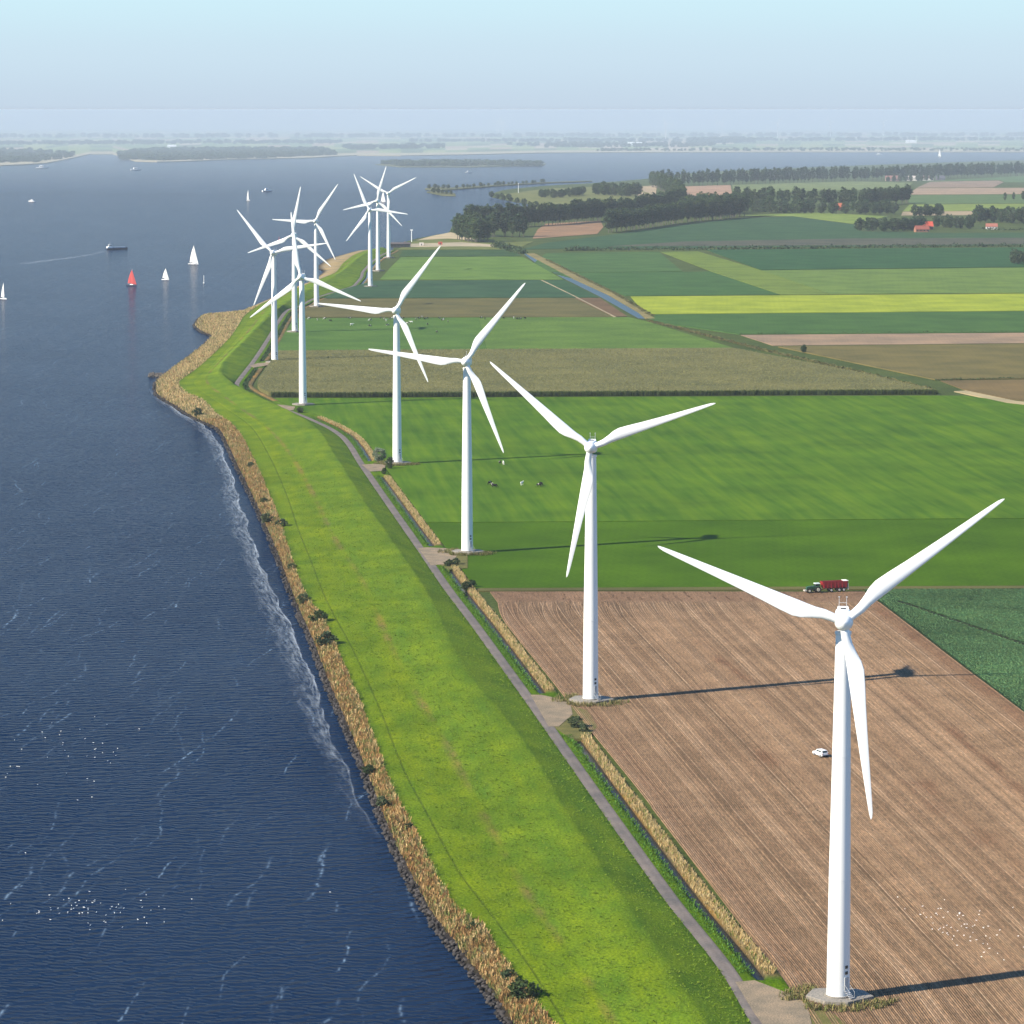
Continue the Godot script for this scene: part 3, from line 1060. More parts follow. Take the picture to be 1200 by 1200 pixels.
func field(called: String, pts: Array, col: Color, label: String, rows_uv := Vector2(30, 30), turn := 0.1, h := 0.0, mat: Material = null) -> void:
	var l := []
	for q in pts:
		if q is Vector3: l.append(q)
		else: l.append(P(q[0], q[1], h))
	struct(called, plot(l, h, col, rows_uv, 310.0, turn), mat if mat else M.crop, label)

var plough_l := []
func make_fields() -> void:
	make_plough()
	# grass
	field("pasture", edge(689, 613) + [[1600, 605], [1600, 684]], rgb(0.105, 0.225, 0.004), "deep green level pasture beyond the ploughed field", Vector2(9, 60), 1.5)
	field("pasture", edge(612, 466.5, 10.4, 24) + [[1130, 463.5], [1180, 470], [1600, 520], [1600, 604]], rgb(0.125, 0.25, 0.012), "wide mown pasture with pale diagonal swaths", Vector2(110, 2200), 0.1, 0.0, M.meadow)
	field("field_margin", edge(692.5, 689.3, 10.4, 2) + [[1600, 684.3], [1600, 687.3]], rgb(0.22, 0.21, 0.075), "straw coloured grass margin between plough and pasture", Vector2(6, 20), 1.5, 0.05)
	make_beet()
	make_maize()
	field("pasture", [[318, 412], [330, 396], [344, 373], [560.8, 372], [570.8, 411.4]], rgb(0.143, 0.281, 0.052), "blue green cow pasture beyond the maize", Vector2(14, 60), 1.4)
	field("pasture", [[571, 411.3], [561, 372], [736, 371.5], [756, 376], [866, 409.5]], rgb(0.184, 0.315, 0.057), "lighter grazed pasture beside the canal", Vector2(20, 80), 1.3)
	field("stubble_field", [[346, 371.5], [372, 350], [672, 349], [718, 371]], rgb(0.231, 0.208, 0.075), "brown green stubble field behind the cows", Vector2(6, 60), 1.5)
	field("bare_field", [[719.5, 371], [673.5, 349], [703, 349], [735, 370.5]], rgb(0.286, 0.181, 0.098), "small red brown bare field beside the canal", Vector2(6, 60), 1.5)
	field("cabbage_field", [[378, 349], [405, 338], [438, 329], [633, 328], [675, 348.4]], rgb(0.075, 0.168, 0.075), "dark blue green cabbage field", Vector2(5, 80), 1.5, 0.25)
	field("cabbage_field", [[636, 328], [661, 328], [702, 348.4], [678, 348.4]], rgb(0.068, 0.161, 0.069), "narrow dark green crop strip along the canal", Vector2(5, 80), 1.5, 0.25)
	field("track", [[633.4, 328], [635.6, 328], [677.6, 348.6], [722, 371.2], [719.8, 371.2], [675.2, 348.6]], rgb(0.490, 0.402, 0.253), "pale sandy farm track between two crops", Vector2(6, 6), 0.0, 0.04, M.road)
	field("pasture", [[445, 327.6], [458, 313], [470, 301], [612, 300.5], [640, 316], [660, 327.4]], rgb(0.204, 0.355, 0.069), "pale green grassland near the far turbines", Vector2(18, 90), 1.4)
	field("pasture", [[468, 300.4], [472, 293], [600, 292.5], [611, 300]], rgb(0.082, 0.161, 0.052), "dark green strip of rough grass", Vector2(12, 60), 1.5)
	field("pasture", [[466, 292], [484, 283], [520, 277], [560, 284], [625, 283], [605, 292]], rgb(0.258, 0.295, 0.086), "olive grass round the jetty building", Vector2(25, 60), 1.5)
	field("yard", [[470, 289.8], [482, 285.6], [540, 283.8], [600, 288], [602, 289.6], [540, 288.5]], rgb(0.571, 0.482, 0.322), "pale sandy yard and lane by the jetty building", Vector2(9, 9), 0.2, 0.06, M.road)
	field("beach", [[488, 281.5], [506, 276.5], [528, 272.2], [548, 277], [556, 281], [525, 279.5]], rgb(0.626, 0.509, 0.310), "pale sand beach under the shore trees", Vector2(9, 9), 0.2, 0.06, M.road)
	# canal
	var cw := plain(0.03, 0.05, 0.06, 0.3, 0.15)
	field("canal", [[613, 297], [616, 297], [634, 307], [668, 325], [712, 345], [748, 366], [756, 373.5], [748, 373], [705, 348.6], [662, 327], [629, 309]], Color.WHITE, "narrow blue canal between the fields", Vector2(9, 9), 0.0, -0.33, cw)
	field("canal_bank", [[617.5, 297], [626, 296.5], [645, 306], [676, 322], [722, 345], [768, 373], [757, 373.2], [749, 366], [713, 345], [669, 325], [635, 307]], rgb(0.408, 0.348, 0.149), "straw coloured grass bank beside the canal", Vector2(9, 20), 0.9, 0.25)
	# right of the canal
	field("pasture", [[760, 376], [758, 368.4], [1600, 361], [1600, 386], [866, 391.5]], rgb(0.102, 0.221, 0.052), "dark green crop in front of the bright yellow green strip", Vector2(8, 70), 1.5, 0.2)
	field("mustard_field", [[739, 347.4], [1600, 341], [1600, 360.4], [757, 367.8]], rgb(0.52, 0.62, 0.06), "bright yellow green field strip", Vector2(6, 110), 1.5, 0.1)
	field("bare_field", [[868, 392.4], [1600, 386.8], [1600, 398], [906, 404.8]], rgb(0.544, 0.389, 0.253), "pale pinkish bare soil strip", Vector2(5, 70), 1.5)
	field("stubble_field", [[912, 406], [1600, 398.6], [1600, 438], [1096, 444.5]], rgb(0.272, 0.234, 0.086), "olive brown stubble field right of the shrub line", Vector2(8, 70), 1.5, 0.3)
	field("bare_field", [[1102, 446], [1600, 439.5], [1600, 500], [1186, 468], [1128, 456]], rgb(0.299, 0.221, 0.098), "brown field behind the sandy track", Vector2(8, 70), 1.5)
	field("track", [[1118, 458.5], [1132, 457.5], [1190, 469.6], [1600, 514], [1600, 518], [1180, 472]], rgb(0.598, 0.482, 0.265), "sandy farm track at the corner of the mown pasture", Vector2(6, 6), 0.0, 0.04, M.road)
	field("field_crop", [[645, 319], [626, 308], [640, 296.5], [772, 295], [800, 318], [700, 319]], rgb(0.116, 0.234, 0.063), "mid green field right of the canal", Vector2(20, 120), 1.35)
	field("field_crop", [[648, 320], [801, 318.6], [832, 318], [914, 345.2], [733, 346.6], [690, 331]], rgb(0.095, 0.214, 0.057), "darker green field in front of the yellow green stripe", Vector2(20, 120), 1.35)
	field("pasture", [[774, 295], [818, 294.6], [890, 316], [972, 344.6], [916, 345.2], [834, 318]], rgb(0.258, 0.362, 0.063), "diagonal light yellow green stripe of grass", Vector2(18, 90), 0.9)
	field("field_crop", [[828, 292.6], [1188, 290], [1600, 288], [1600, 307], [1200, 312.6], [892, 316]], rgb(0.061, 0.168, 0.057), "deep green field behind the pale crop", Vector2(20, 120), 1.45, 0.2)
	field("pasture", [[892, 316.8], [1600, 308.6], [1600, 340.4], [974, 344.4]], rgb(0.231, 0.355, 0.075), "pale green crop in front of the deep green field", Vector2(16, 140), 1.45)
	field("field_crop", [[612, 292], [640, 284.5], [706, 276.5], [790, 265], [860, 256], [930, 253.6], [1000, 263], [1010, 271], [1110, 273], [1600, 270], [1600, 284.6], [1000, 288.5]], rgb(0.075, 0.168, 0.069), "wide blue green field in front of the poplar rows", Vector2(20, 140), 1.45)
	field("fallow_field", [[716, 288.4], [800, 283], [1000, 279.4], [1600, 277], [1600, 283.6], [1000, 287.2]], rgb(0.16, 0.165, 0.115), "dull purple brown fallow strip behind the long hedge", Vector2(20, 140), 1.45, 0.3)
	field("bare_field", [[624, 279.6], [700, 274], [707, 266], [704, 258.6], [640, 262], [630, 269]], rgb(0.517, 0.315, 0.178), "red brown bare field between the tree rows", Vector2(9, 80), 1.4)
	field("pasture", [[870, 252.5], [960, 249], [1040, 253.5], [1000, 262], [930, 253]], rgb(0.326, 0.442, 0.092), "bright meadow under the trees by the farm", Vector2(30, 80), 1.4)
	field("pasture", [[560, 246.5], [612, 244], [628, 240], [606, 235], [580, 229], [640, 221], [730, 217.5], [760, 226], [780, 238]], rgb(0.286, 0.308, 0.103), "olive shore meadow beyond the poplars", Vector2(60, 120), 1.4)
	field("bare_field", [[742, 219], [770, 217], [768, 231], [748, 232]], rgb(0.707, 0.563, 0.368), "pale sandy patch behind the poplars", Vector2(30, 80), 1.4)
	field("bare_field", [[784, 219], [856, 216.6], [858, 227], [800, 234]], rgb(0.680, 0.442, 0.287), "pinkish bare field in front of the far tree row", Vector2(30, 120), 1.4)
	field("pasture", [[858, 216.4], [1000, 212.5], [1070, 214], [1060, 221], [860, 226]], rgb(0.299, 0.375, 0.138), "pale far meadow in front of the far tree row", Vector2(60, 160), 1.4)
	field("bare_field", [[1074, 220], [1090, 213], [1170, 211.5], [1176, 213.5], [1164, 219.6]], rgb(0.490, 0.362, 0.253), "far brown field with a straight edge", Vector2(60, 160), 1.4)
	field("pasture", [[1072, 213], [1200, 206], [1600, 200], [1600, 214], [1178, 213.4], [1172, 211]], rgb(0.177, 0.295, 0.115), "far green field by the tree row", Vector2(60, 160), 1.4)
	field("bare_field", [[1064, 228], [1074, 220.6], [1166, 220.2], [1600, 218], [1600, 225]], rgb(0.626, 0.456, 0.310), "far pale brown field", Vector2(60, 160), 1.4)
	field("pasture", [[1066, 239], [1064, 228.4], [1600, 225.6], [1600, 235.4]], rgb(0.177, 0.281, 0.103), "far mid green field", Vector2(60, 160), 1.4)
	field("pasture", [[1058, 247.6], [1066, 239.6], [1600, 236], [1600, 243.6]], rgb(0.340, 0.442, 0.092), "far bright green meadow", Vector2(60, 160), 1.4)
	field("bare_field", [[1056, 252.4], [1058, 248], [1600, 244], [1600, 249.6]], rgb(0.653, 0.509, 0.310), "far sandy strip", Vector2(60, 160), 1.4)

# ploughed field: every furrow is a real ridge, its soil drier or damper
func make_plough() -> void:
	var rng := RandomNumberGenerator.new()
	rng.seed = 91
	var nz := FastNoiseLite.new()
	nz.seed = 17; nz.frequency = 0.02; nz.fractal_octaves = 4
	var d0 := 420.0
	var d1 := dist(693.2)
	var ra := P(1012, 692); var rb := P(1200, 835)
	var ridges := 236
	var tone := PackedFloat32Array(); var dry := PackedFloat32Array(); var high := PackedFloat32Array(); var run := 0.0
	for i in ridges + 1:
		run = run * 0.6 + rng.randfn(0, 0.10)
		tone.append(clampf(1.0 + run + rng.randfn(0, 0.08), 0.65, 1.3))
		dry.append(rng.randf_range(0.6, 1.0) if i % 22 == 3 or i % 22 == 7 else (rng.randf_range(0.2, 0.5) if i % 11 == 5 else (0.3 if rng.randf() < 0.06 else 0.0)))
		high.append(rng.randf_range(0.08, 0.2))
	# damp bands: darker soil in a few long strips, as on the right of the field
	var damp := PackedFloat32Array()
	for i in ridges + 1: damp.append(0.0)
	for b in [[231, 7.0, 0.5], [5, 7.0, 0.25]]:
		for i in ridges + 1: damp[i] = maxf(damp[i], b[2] * exp(-pow((i - b[0]) / b[1], 2.0)))
	var rows := []; var cols := []
	var d := d0
	var soil := rgb(0.395, 0.258, 0.155)
	var pale := rgb(0.74, 0.54, 0.36)
	var wet := rgb(0.20, 0.10, 0.058)
	var bands := [[0.60, 640.0, 0.05, 60.0], [0.77, 700.0, 0.022, 70.0], [0.86, 640.0, 0.02, 40.0], [0.45, 800.0, 0.02, 50.0], [0.30, 690.0, 0.03, 16.0]]
	while d <= d1:
		var xl := at_curve("toe", d) + 10.4
		# straighten the left edge: the rows do not follow every wiggle of the ditch
		var la := on(at_curve("toe", dist(705)) + 10.6, -dist(705)); var lb := on(at_curve("toe", dist(1120)) + 10.6, -dist(1120))
		var tl := (d + lb.z) / (-la.z + lb.z)
		var straight := lerpf(lb.x, la.x, tl)
		xl = maxf(xl, straight) if d > 640 else xl
		xl = lerpf(xl, lerpf(xl, straight, 0.75), smoothstep(525.0, 560.0, d))
		var xr := lerpf(rb.x, ra.x, (d + rb.z) / (-ra.z + rb.z))
		var turn_ := clampf((d - (d1 - 62.0)) / 44.0, 0.0, 1.0)
		var head := smoothstep(d1 - 24.0, d1 - 16.0, d)
		var row := PackedVector3Array(); var c := PackedColorArray()
		for i in ridges + 1:
			for q in 4:
				var s := (i + q * 0.25) / (ridges + 1)
				# the rows hook to the right where the machine turned
				var hook := turn_ * turn_ * (3.0 + 2.0 * sin(i * 0.8))
				var x := lerpf(xl, xr, s) + hook * (1.0 - s) + 0.10 * sin(d * 0.05 + i * 0.3)
				x = minf(x, xr)
				var k := nz.get_noise_2d(x * 3.0, d * 1.6)
				var ridge := [0.0, 0.75, 1.0, 0.55][q] as float
				var y := 0.05 + high[i] * ridge * (1.0 - head) + head * 0.07 * sin(d * 2.4) + k * 0.05
				row.append(on(x, -d, y))
				var f := tone[i] * (1.0 + 0.20 * k + 0.10 * (ridge - 0.5))
				var col := Color(soil.r * f, soil.g * f, soil.b * f)
				var ds := dry[i] * (1.0 if q == 2 or q == 1 else 0.0) * (1.0 - head) * clampf(0.75 + k * 0.9, 0.2, 1.0)
				col = col.lerp(pale, ds * 0.75)
				var dm := damp[i]
				for b in bands:
					var drift: float = b[0] + 0.02 * sin(d * 0.02)
					dm = maxf(dm, 0.5 * exp(-pow((s - drift) / b[2], 2.0)) * exp(-pow((d - b[1]) / b[3], 2.0)) * clampf(0.6 + k * 1.4, 0, 1))
				col = col.lerp(wet, clampf(dm * (1.0 + k), 0, 0.8))
				if head > 0.0: col = col.lerp(Color(soil.r * (0.95 + 0.2 * k), soil.g * (0.9 + 0.2 * k), soil.b * (0.9 + 0.2 * k)), head)
				c.append(col)
		rows.append(row); cols.append(c)
		d += 2.2 if d < d1 - 70 else 1.0
	struct("ploughed_field", sheet(rows, cols, Vector2(13, 70), 120.0, 0.13), M.soil, "ploughed brown field with long straight furrows")
	struct("ploughed_soil", plot([rows[0][0], rows[0][-1], rows[-1][-1], rows[-1][0]], -0.12, soil, Vector2(6, 30), 120.0, 0.1), M.soil, "bare soil under the furrows")

func leaf_rosette(seed_: int, n: int, h: float, w: float) -> ArrayMesh:
	var rng := RandomNumberGenerator.new()
	rng.seed = seed_
	var s := Soup.new()
	for i in n:
		var g := TAU * (i + rng.randf() * 0.6) / n
		var out := Vector3(cos(g), 0, sin(g)); var side := Vector3(-sin(g), 0, cos(g))
		var hh := h * rng.randf_range(0.6, 1.1); var ww := w * rng.randf_range(0.8, 1.2)
		var a := out * 0.04; var m := out * ww * 0.6 + Vector3(0, hh, 0); var t := out * ww + Vector3(0, hh * 0.75, 0)
		var f := rng.randf_range(0.8, 1.25)
		s.quad(a, m - side * ww * 0.32, t, m + side * ww * 0.32, Color(f, f, f))
	return s.done()

func make_beet() -> void:
	var ra := P(1014, 692); var rb := P(1201, 835)
	var dn := 560.0
	var xn := lerpf(rb.x, ra.x, (dn + rb.z) / (-ra.z + rb.z))
	var far_d := dist(690.6)
	field("beet_field", [ra, on(xn, -dn), on(260, -dn), on(260, -dist(687.6)), P(1200, 689.6)], rgb(0.05, 0.07, 0.035), "leafy blue green beet field", Vector2(4, 40), 0.1, 0.06)
	var rng := RandomNumberGenerator.new()
	rng.seed = 55
	var list := []; var cols := PackedColorArray()
	var nz := FastNoiseLite.new()
	nz.seed = 3; nz.frequency = 0.02
	var d := 690.0
	while d < far_d:
		var x := lerpf(rb.x, ra.x, (d + rb.z) / (-ra.z + rb.z)) + 0.35
		var x1 := d * 0.178 + 4.0
		# one row was driven over: no leaves there
		while x < x1:
			var gap_x := lerpf(155.0, 118.0, (d - 800.0) / 110.0)
			var thin := absf(x - gap_x) < 1.1 and d < 915
			if not thin or rng.randf() < 0.25:
				var q := on(x + rng.randf_range(-0.16, 0.16), -d + rng.randf_range(-0.12, 0.12), 0.02)
				var k := rng.randf_range(0.75, 1.25) * (0.6 if thin else 1.0)
				list.append(Transform3D(Basis(Vector3.UP, rng.randf() * TAU).scaled(Vector3(k, k * 1.1, k)), q))
				var f := rng.randf_range(0.75, 1.3) * (1.0 + 0.4 * nz.get_noise_2d(x, d))
				var y := rng.randf_range(0.0, 0.3)
				cols.append(Color(0.16 * f * (1.0 + y), 0.33 * f, 0.14 * f * (1.0 - y * 0.5)))
			x += 0.62
		d += 0.62
	multi("beet_plants", leaf_rosette(2, 7, 0.24, 0.48), M.tint, list, cols, "rows of leafy beet plants")

func make_maize() -> void:
	var pts := edge(463.6, 433.0, 12.5, 6) + edge(424.0, 414.0, 12.5, 3)
	var l := []
	for p in pts: l.append(p)
	for q in [[858, 410.6], [1000, 438], [1098, 461.0], [800, 462.6], [600, 463.6], [420, 464.6]]: l.append(P(q[0], q[1]))
	struct("maize_field", plot(l, 1.75, rgb(0.27, 0.265, 0.105), Vector2(9, 90), 310.0, 1.45, 2.3), M.crop, "tall olive brown maize field")
	var rng := RandomNumberGenerator.new()
	rng.seed = 66
	var list := []; var cols := PackedColorArray()
	var tuft := tuft_mesh(7, 7, 2.3, 0.2, 0.55, true)
	# standing plants along the near edge, then loosely over the top
	var front := [P(318, 465), P(420, 465.2), P(600, 464.2), P(800, 463.2), P(1098, 461.6)]
	for i in front.size() - 1:
		var a: Vector3 = front[i]; var b: Vector3 = front[i + 1]
		var n := int(a.distance_to(b) / 0.32)
		for j in n:
			for r in 3:
				var p := a.lerp(b, (j + rng.randf()) / n)
				var z := p.z - r * 0.7 + rng.randf() * 0.3
				list.append(Transform3D(Basis(Vector3.UP, rng.randf() * TAU).scaled(Vector3.ONE * rng.randf_range(0.85, 1.15)), on(p.x, z, -0.1)))
				var f := rng.randf_range(0.7, 1.2)
				cols.append(Color(0.085 * f, 0.115 * f, 0.035 * f))
	var poly := PackedVector2Array()
	for p in l: poly.append(Vector2(p.x, p.z))
	var zlo := P(600, 412).z; var zhi := P(600, 464).z
	for i in 30000:
		var p := Vector2(rng.randf_range(-190, 260), rng.randf_range(zlo, zhi))
		if Geometry2D.is_point_in_polygon(p, poly):
			list.append(Transform3D(Basis(Vector3.UP, rng.randf() * TAU).scaled(Vector3(0.7, 0.36, 0.7) * rng.randf_range(0.85, 1.2)), on(p.x, p.y, 1.35)))
			var f := rng.randf_range(0.75, 1.2)
			cols.append(Color(0.25 * f, 0.24 * f, 0.095 * f))
	multi("maize_plants", tuft, M.tint, list, cols, "standing maize plants along the field edge")

# ---------------------------------------------------------------- the far side of the lake
func interp(l: Array, x: float) -> float:
	if x <= l[0][0]: return l[0][1]
	for i in l.size() - 1:
		if x <= l[i + 1][0]: return lerpf(l[i][1], l[i + 1][1], (x - l[i][0]) / (l[i + 1][0] - l[i][0]))
	return l[-1][1]

func make_far_shore() -> void:
	var shore_v := [[-700, 192], [0, 194], [50, 192], [84, 185.5], [92, 180.5], [132, 180.5], [140, 188], [195, 190], [260, 187], [385, 184.5], [398, 182], [470, 182.5], [560, 181], [640, 179], [760, 178.5], [950, 178], [1200, 178], [1900, 178]]
	var rng := RandomNumberGenerator.new()
	rng.seed = 404
	var s := Soup.new()
	var us := []
	var u := -700.0
	while u <= 1900.0:
		us.append(u); u += 26.0
	var tones := [rgb(0.19, 0.24, 0.10), rgb(0.13, 0.19, 0.08), rgb(0.26, 0.29, 0.12), rgb(0.34, 0.27, 0.19), rgb(0.22, 0.27, 0.10), rgb(0.09, 0.13, 0.06), rgb(0.40, 0.34, 0.24), rgb(0.16, 0.22, 0.09)]
	var steps := 26
	for i in us.size() - 1:
		var a := P(us[i], interp(shore_v, us[i])); var b := P(us[i + 1], interp(shore_v, us[i + 1]))
		for j in steps:
			var fa := pow(4.6, float(j) / steps); var fb := pow(4.6, float(j + 1) / steps)
			if j == 0: fa = 1.0
			var col: Color = tones[rng.randi() % tones.size()]
			if j == 0: col = rgb(0.34, 0.30, 0.20)
			var p0 := on(a.x * fa, a.z * fa, 1.2); var p1 := on(a.x * fb, a.z * fb, 1.2); var p2 := on(b.x * fb, b.z * fb, 1.2); var p3 := on(b.x * fa, b.z * fa, 1.2)
			s.quad(p0, p1, p2, p3, col)
		s.quad(on(a.x, a.z, -2.0), on(a.x, a.z, 1.2), on(b.x, b.z, 1.2), on(b.x, b.z, -2.0), rgb(0.28, 0.24, 0.16))
	struct("far_shore", s.done(), M.matte, "flat patchwork of far fields across the lake")
	# low islands and spits
	for a in [[[440, 192.5], [470, 191], [560, 190], [640, 191.5], [636, 194], [560, 195.5], [470, 195.5]], [[498, 221], [505, 219], [530, 219.8], [580, 216.4], [640, 213.4], [694, 211.6], [694, 212.3], [640, 214.2], [585, 217.6], [530, 222], [510, 223.4]], [[500, 224.5], [512, 224], [533, 226.6], [534, 229], [518, 228.4]]]:
		var l := []
		for q in a: l.append(P(q[0], q[1], 0.0))
		struct("island", plot(l, 0.2, rgb(0.16, 0.17, 0.08), Vector2(60, 60), 310, 0.0, 2.0), M.far, "low scrubby island in the lake")
	# far woods: masses of crowns nobody could count
	var lump := crown_mesh(301, Vector3(0, 6.5, 0), Vector3(6.0, 6.0, 6.0), 26, 9, 3.0, Color(1, 1, 1), 0.4)
	var woods := [
		[[[-300, 180], [40, 177], [86, 182], [84, 185], [40, 191], [-300, 194]], 900, 14.0, "wooded headland on the far left shore"],
		[[[138, 181], [180, 176], [380, 175], [394, 182], [300, 186], [190, 188.6], [142, 187]], 1500, 13.0, "long wooded shore across the lake"],
		[[[442, 191.5], [520, 190.6], [638, 192.2], [632, 194.6], [470, 194.8]], 420, 10.0, "scrub covering the low island"],
		[[[400, 172.6], [520, 171], [520, 174], [410, 176]], 160, 14.0, "far tree belt behind the sandy shore"],
		[[[590, 170], [720, 167.6], [860, 170], [800, 173], [640, 173.4]], 240, 14.0, "far tree belts on the opposite shore"],
		[[[805, 165.4], [870, 164.2], [884, 167.4], [808, 168.6]], 260, 20.0, "dark far wood on the horizon"],
		[[[-200, 168.5], [400, 166.5], [400, 168.5], [-200, 171]], 420, 15.0, "hazy tree lines left on the horizon"],
		[[[700, 175.5], [1000, 174.5], [1300, 175.5], [1300, 177.6], [900, 177.2], [700, 177.6]], 380, 8.0, "reed and scrub fringe of the far shore"],
		[[[480, 165.6], [1300, 163], [1300, 164.6], [480, 167]], 420, 16.0, "hazy far tree lines right on the horizon"],
		[[[-200, 160.6], [1300, 158.6], [1300, 160], [-200, 162.4]], 520, 22.0, "last tree lines under the horizon"]]
	for w in woods:
		var poly := PackedVector2Array()
		for q in w[0]: poly.append(Vector2(q[0], q[1]))
		var lo := Vector2(1e9, 1e9); var hi := -lo
		for q in poly:
			lo = lo.min(q); hi = hi.max(q)
		var list := []; var cols := PackedColorArray()
		var tries := 0
		while list.size() < w[1] and tries < 40000:
			tries += 1
			var q := Vector2(rng.randf_range(lo.x, hi.x), rng.randf_range(lo.y, hi.y))
			if not Geometry2D.is_point_in_polygon(q, poly): continue
			var p := P(q.x, q.y)
			var k: float = w[2] / 12.5 * rng.randf_range(0.7, 1.2)
			list.append(Transform3D(Basis(Vector3.UP, rng.randf() * TAU).scaled(Vector3(k * 1.3, k, k * 1.3)), on(p.x, p.z, 0.2)))
			var f := rng.randf_range(0.75, 1.25)
			cols.append(Color(0.055 * f, 0.082 * f, 0.042 * f))
		multi("far_wood", lump, M.tint, list, cols, w[3])
	# scrub on the spits and shore meadow: countable bushes
	var spit := [[[502, 220.6], [530, 221], [585, 217], [640, 213.8]], [[503, 225.4], [532, 228]]]
	var n := 0
	for line in spit:
		for i in line.size() - 1:
			var m := int((line[i + 1][0] - line[i][0]) / 5.0)
			for j in m:
				var t := (j + rng.randf()) / m
				var p := P(lerpf(line[i][0], line[i + 1][0], t), lerpf(line[i][1], line[i + 1][1], t))
				var k := rng.randf_range(0.35, 0.6)
				tree("shore_bush", "broad%d" % (n % 3), on(p.x, p.z, -0.2), Vector3(k * 1.2, k, k * 1.2), rng.randf() * TAU, "low grey green bush on the narrow spit in the lake", "bush", "bushes on the spits")
				n += 1
	for q in [[576, 231], [583, 233], [590, 235], [598, 236], [606, 238], [614, 240], [621, 242], [628, 243], [596, 233.5], [588, 231.5]]:
		var p := P(q[0], q[1])
		tree("shore_bush", "broad%d" % (n % 3), on(p.x, p.z, -0.4), Vector3(0.8, 0.62, 0.8) * rng.randf_range(0.8, 1.1), rng.randf() * TAU, "rounded bush along the edge of the shore meadow", "bush", "bushes along the shore meadow")
		n += 1
	# far wind farm on the horizon
	var fm := {}
	var so := Soup.new()
	so.tube(Vector3.ZERO, Vector3(0, 90, 0), 2.6, 1.6, 10)
	fm.tower = so.done()
	so = Soup.new()
	so.box(Vector3(-2, 88, -6), Vector3(2, 92.5, 4), Color.WHITE, Vector2(0.9, 0.95))
	fm.nacelle = so.done()
	so = Soup.new()
	so.rings([[Vector3(1.2, 0, 0), Vector3(0, 0, -0.8), Vector3(-1.2, 0, 0), Vector3(0, 0, 0.8)], [Vector3(1.2, 8, 0), Vector3(0, 8, -0.7), Vector3(-2.6, 8, 0), Vector3(0, 8, 0.7)], [Vector3(0.3, 45, 0), Vector3(0, 45, -0.2), Vector3(-0.3, 45, 0), Vector3(0, 45, 0.2)]])
	fm.blade = so.done()
	for q in [[780, 165.5, 25], [846, 160.6, 95], [911, 161.6, 80], [973, 160, 40], [1035, 159.8, 70], [584, 159.5, 90], [588, 159.8, 15], [582, 158.6, 60], [590, 158.4, 100], [841, 158.6, 20]]:
		var t := thing("far_turbine", P(q[0], q[1]))
		part("tower", fm.tower, M.tower, t)
		part("nacelle", fm.nacelle, M.white, t)
		for i in 3:
			var b := part("blade", fm.blade, M.white, t)
			b.transform = Transform3D(Basis(Vector3(0, 0, 1), deg_to_rad(q[2] + 120.0 * i)), Vector3(0, 90, 5.2))
		tag(t, "faint wind turbine of the clustered farm on the hazy horizon" if q[0] < 600 else "faint lone wind turbine on the hazy horizon across the lake", "wind turbine", "far cluster of turbines" if q[0] < 600 else "far single turbines")
	# white halls far away
	for q in [[736, 752, 170.4], [1062, 1074, 168], [196, 206, 174.2]]:
		var a := P(q[0], q[2]); var b := P(q[1], q[2])
		var sh := Soup.new()
		var l := a.distance_to(b)
		sh.box(Vector3(0, 0, -30), Vector3(l, 9, 0))
		var o := thing("far_hall", a)
		part("wall", sh.done(), M.white, o)
		var rf := Soup.new()
		rf.quad(Vector3(-1, 9.02, 1), Vector3(-1, 15, -15), Vector3(l + 1, 15, -15), Vector3(l + 1, 9.02, 1))
		rf.quad(Vector3(l + 1, 9.02, -31), Vector3(l + 1, 15, -15), Vector3(-1, 15, -15), Vector3(-1, 9.02, -31))
		part("roof", rf.done(), M.white, o)
		tag(o, "long white hall on the far shore, pale in the haze", "hall", "white halls across the lake")

func make_turbines() -> void:
	turbine(982, 1171, 38.5, "white wind turbine at the near end of the ploughed field, shadowing the furrows")
	turbine(692, 822, 20, "white wind turbine at the left edge of the ploughed field, middle gravel access")
	turbine(547.5, 648, 53, "white wind turbine at the corner of the deep green pasture")
	turbine(465.5, 543.5, 55, "white wind turbine beside the round willow bush")
	turbine(355, 474.5, 98.5, "white wind turbine at the near edge of the maize field")
	turbine(322, 425, 10, "white wind turbine at the dike corner beside the maize field")
	turbine(345.5, 389, 81, "white wind turbine at the edge of the blue green cow pasture")
	turbine(371, 359.5, 58, "white wind turbine at the edge of the brown green stubble field")
	turbine(434, 336, 113.5, "white wind turbine at the corner of the cabbage field, near the road bend")
	turbine(443, 317.5, 75, "white wind turbine beside the pale green grassland, second from the jetty building")
	turbine(455.5, 302, 29, "white wind turbine next to the jetty building")

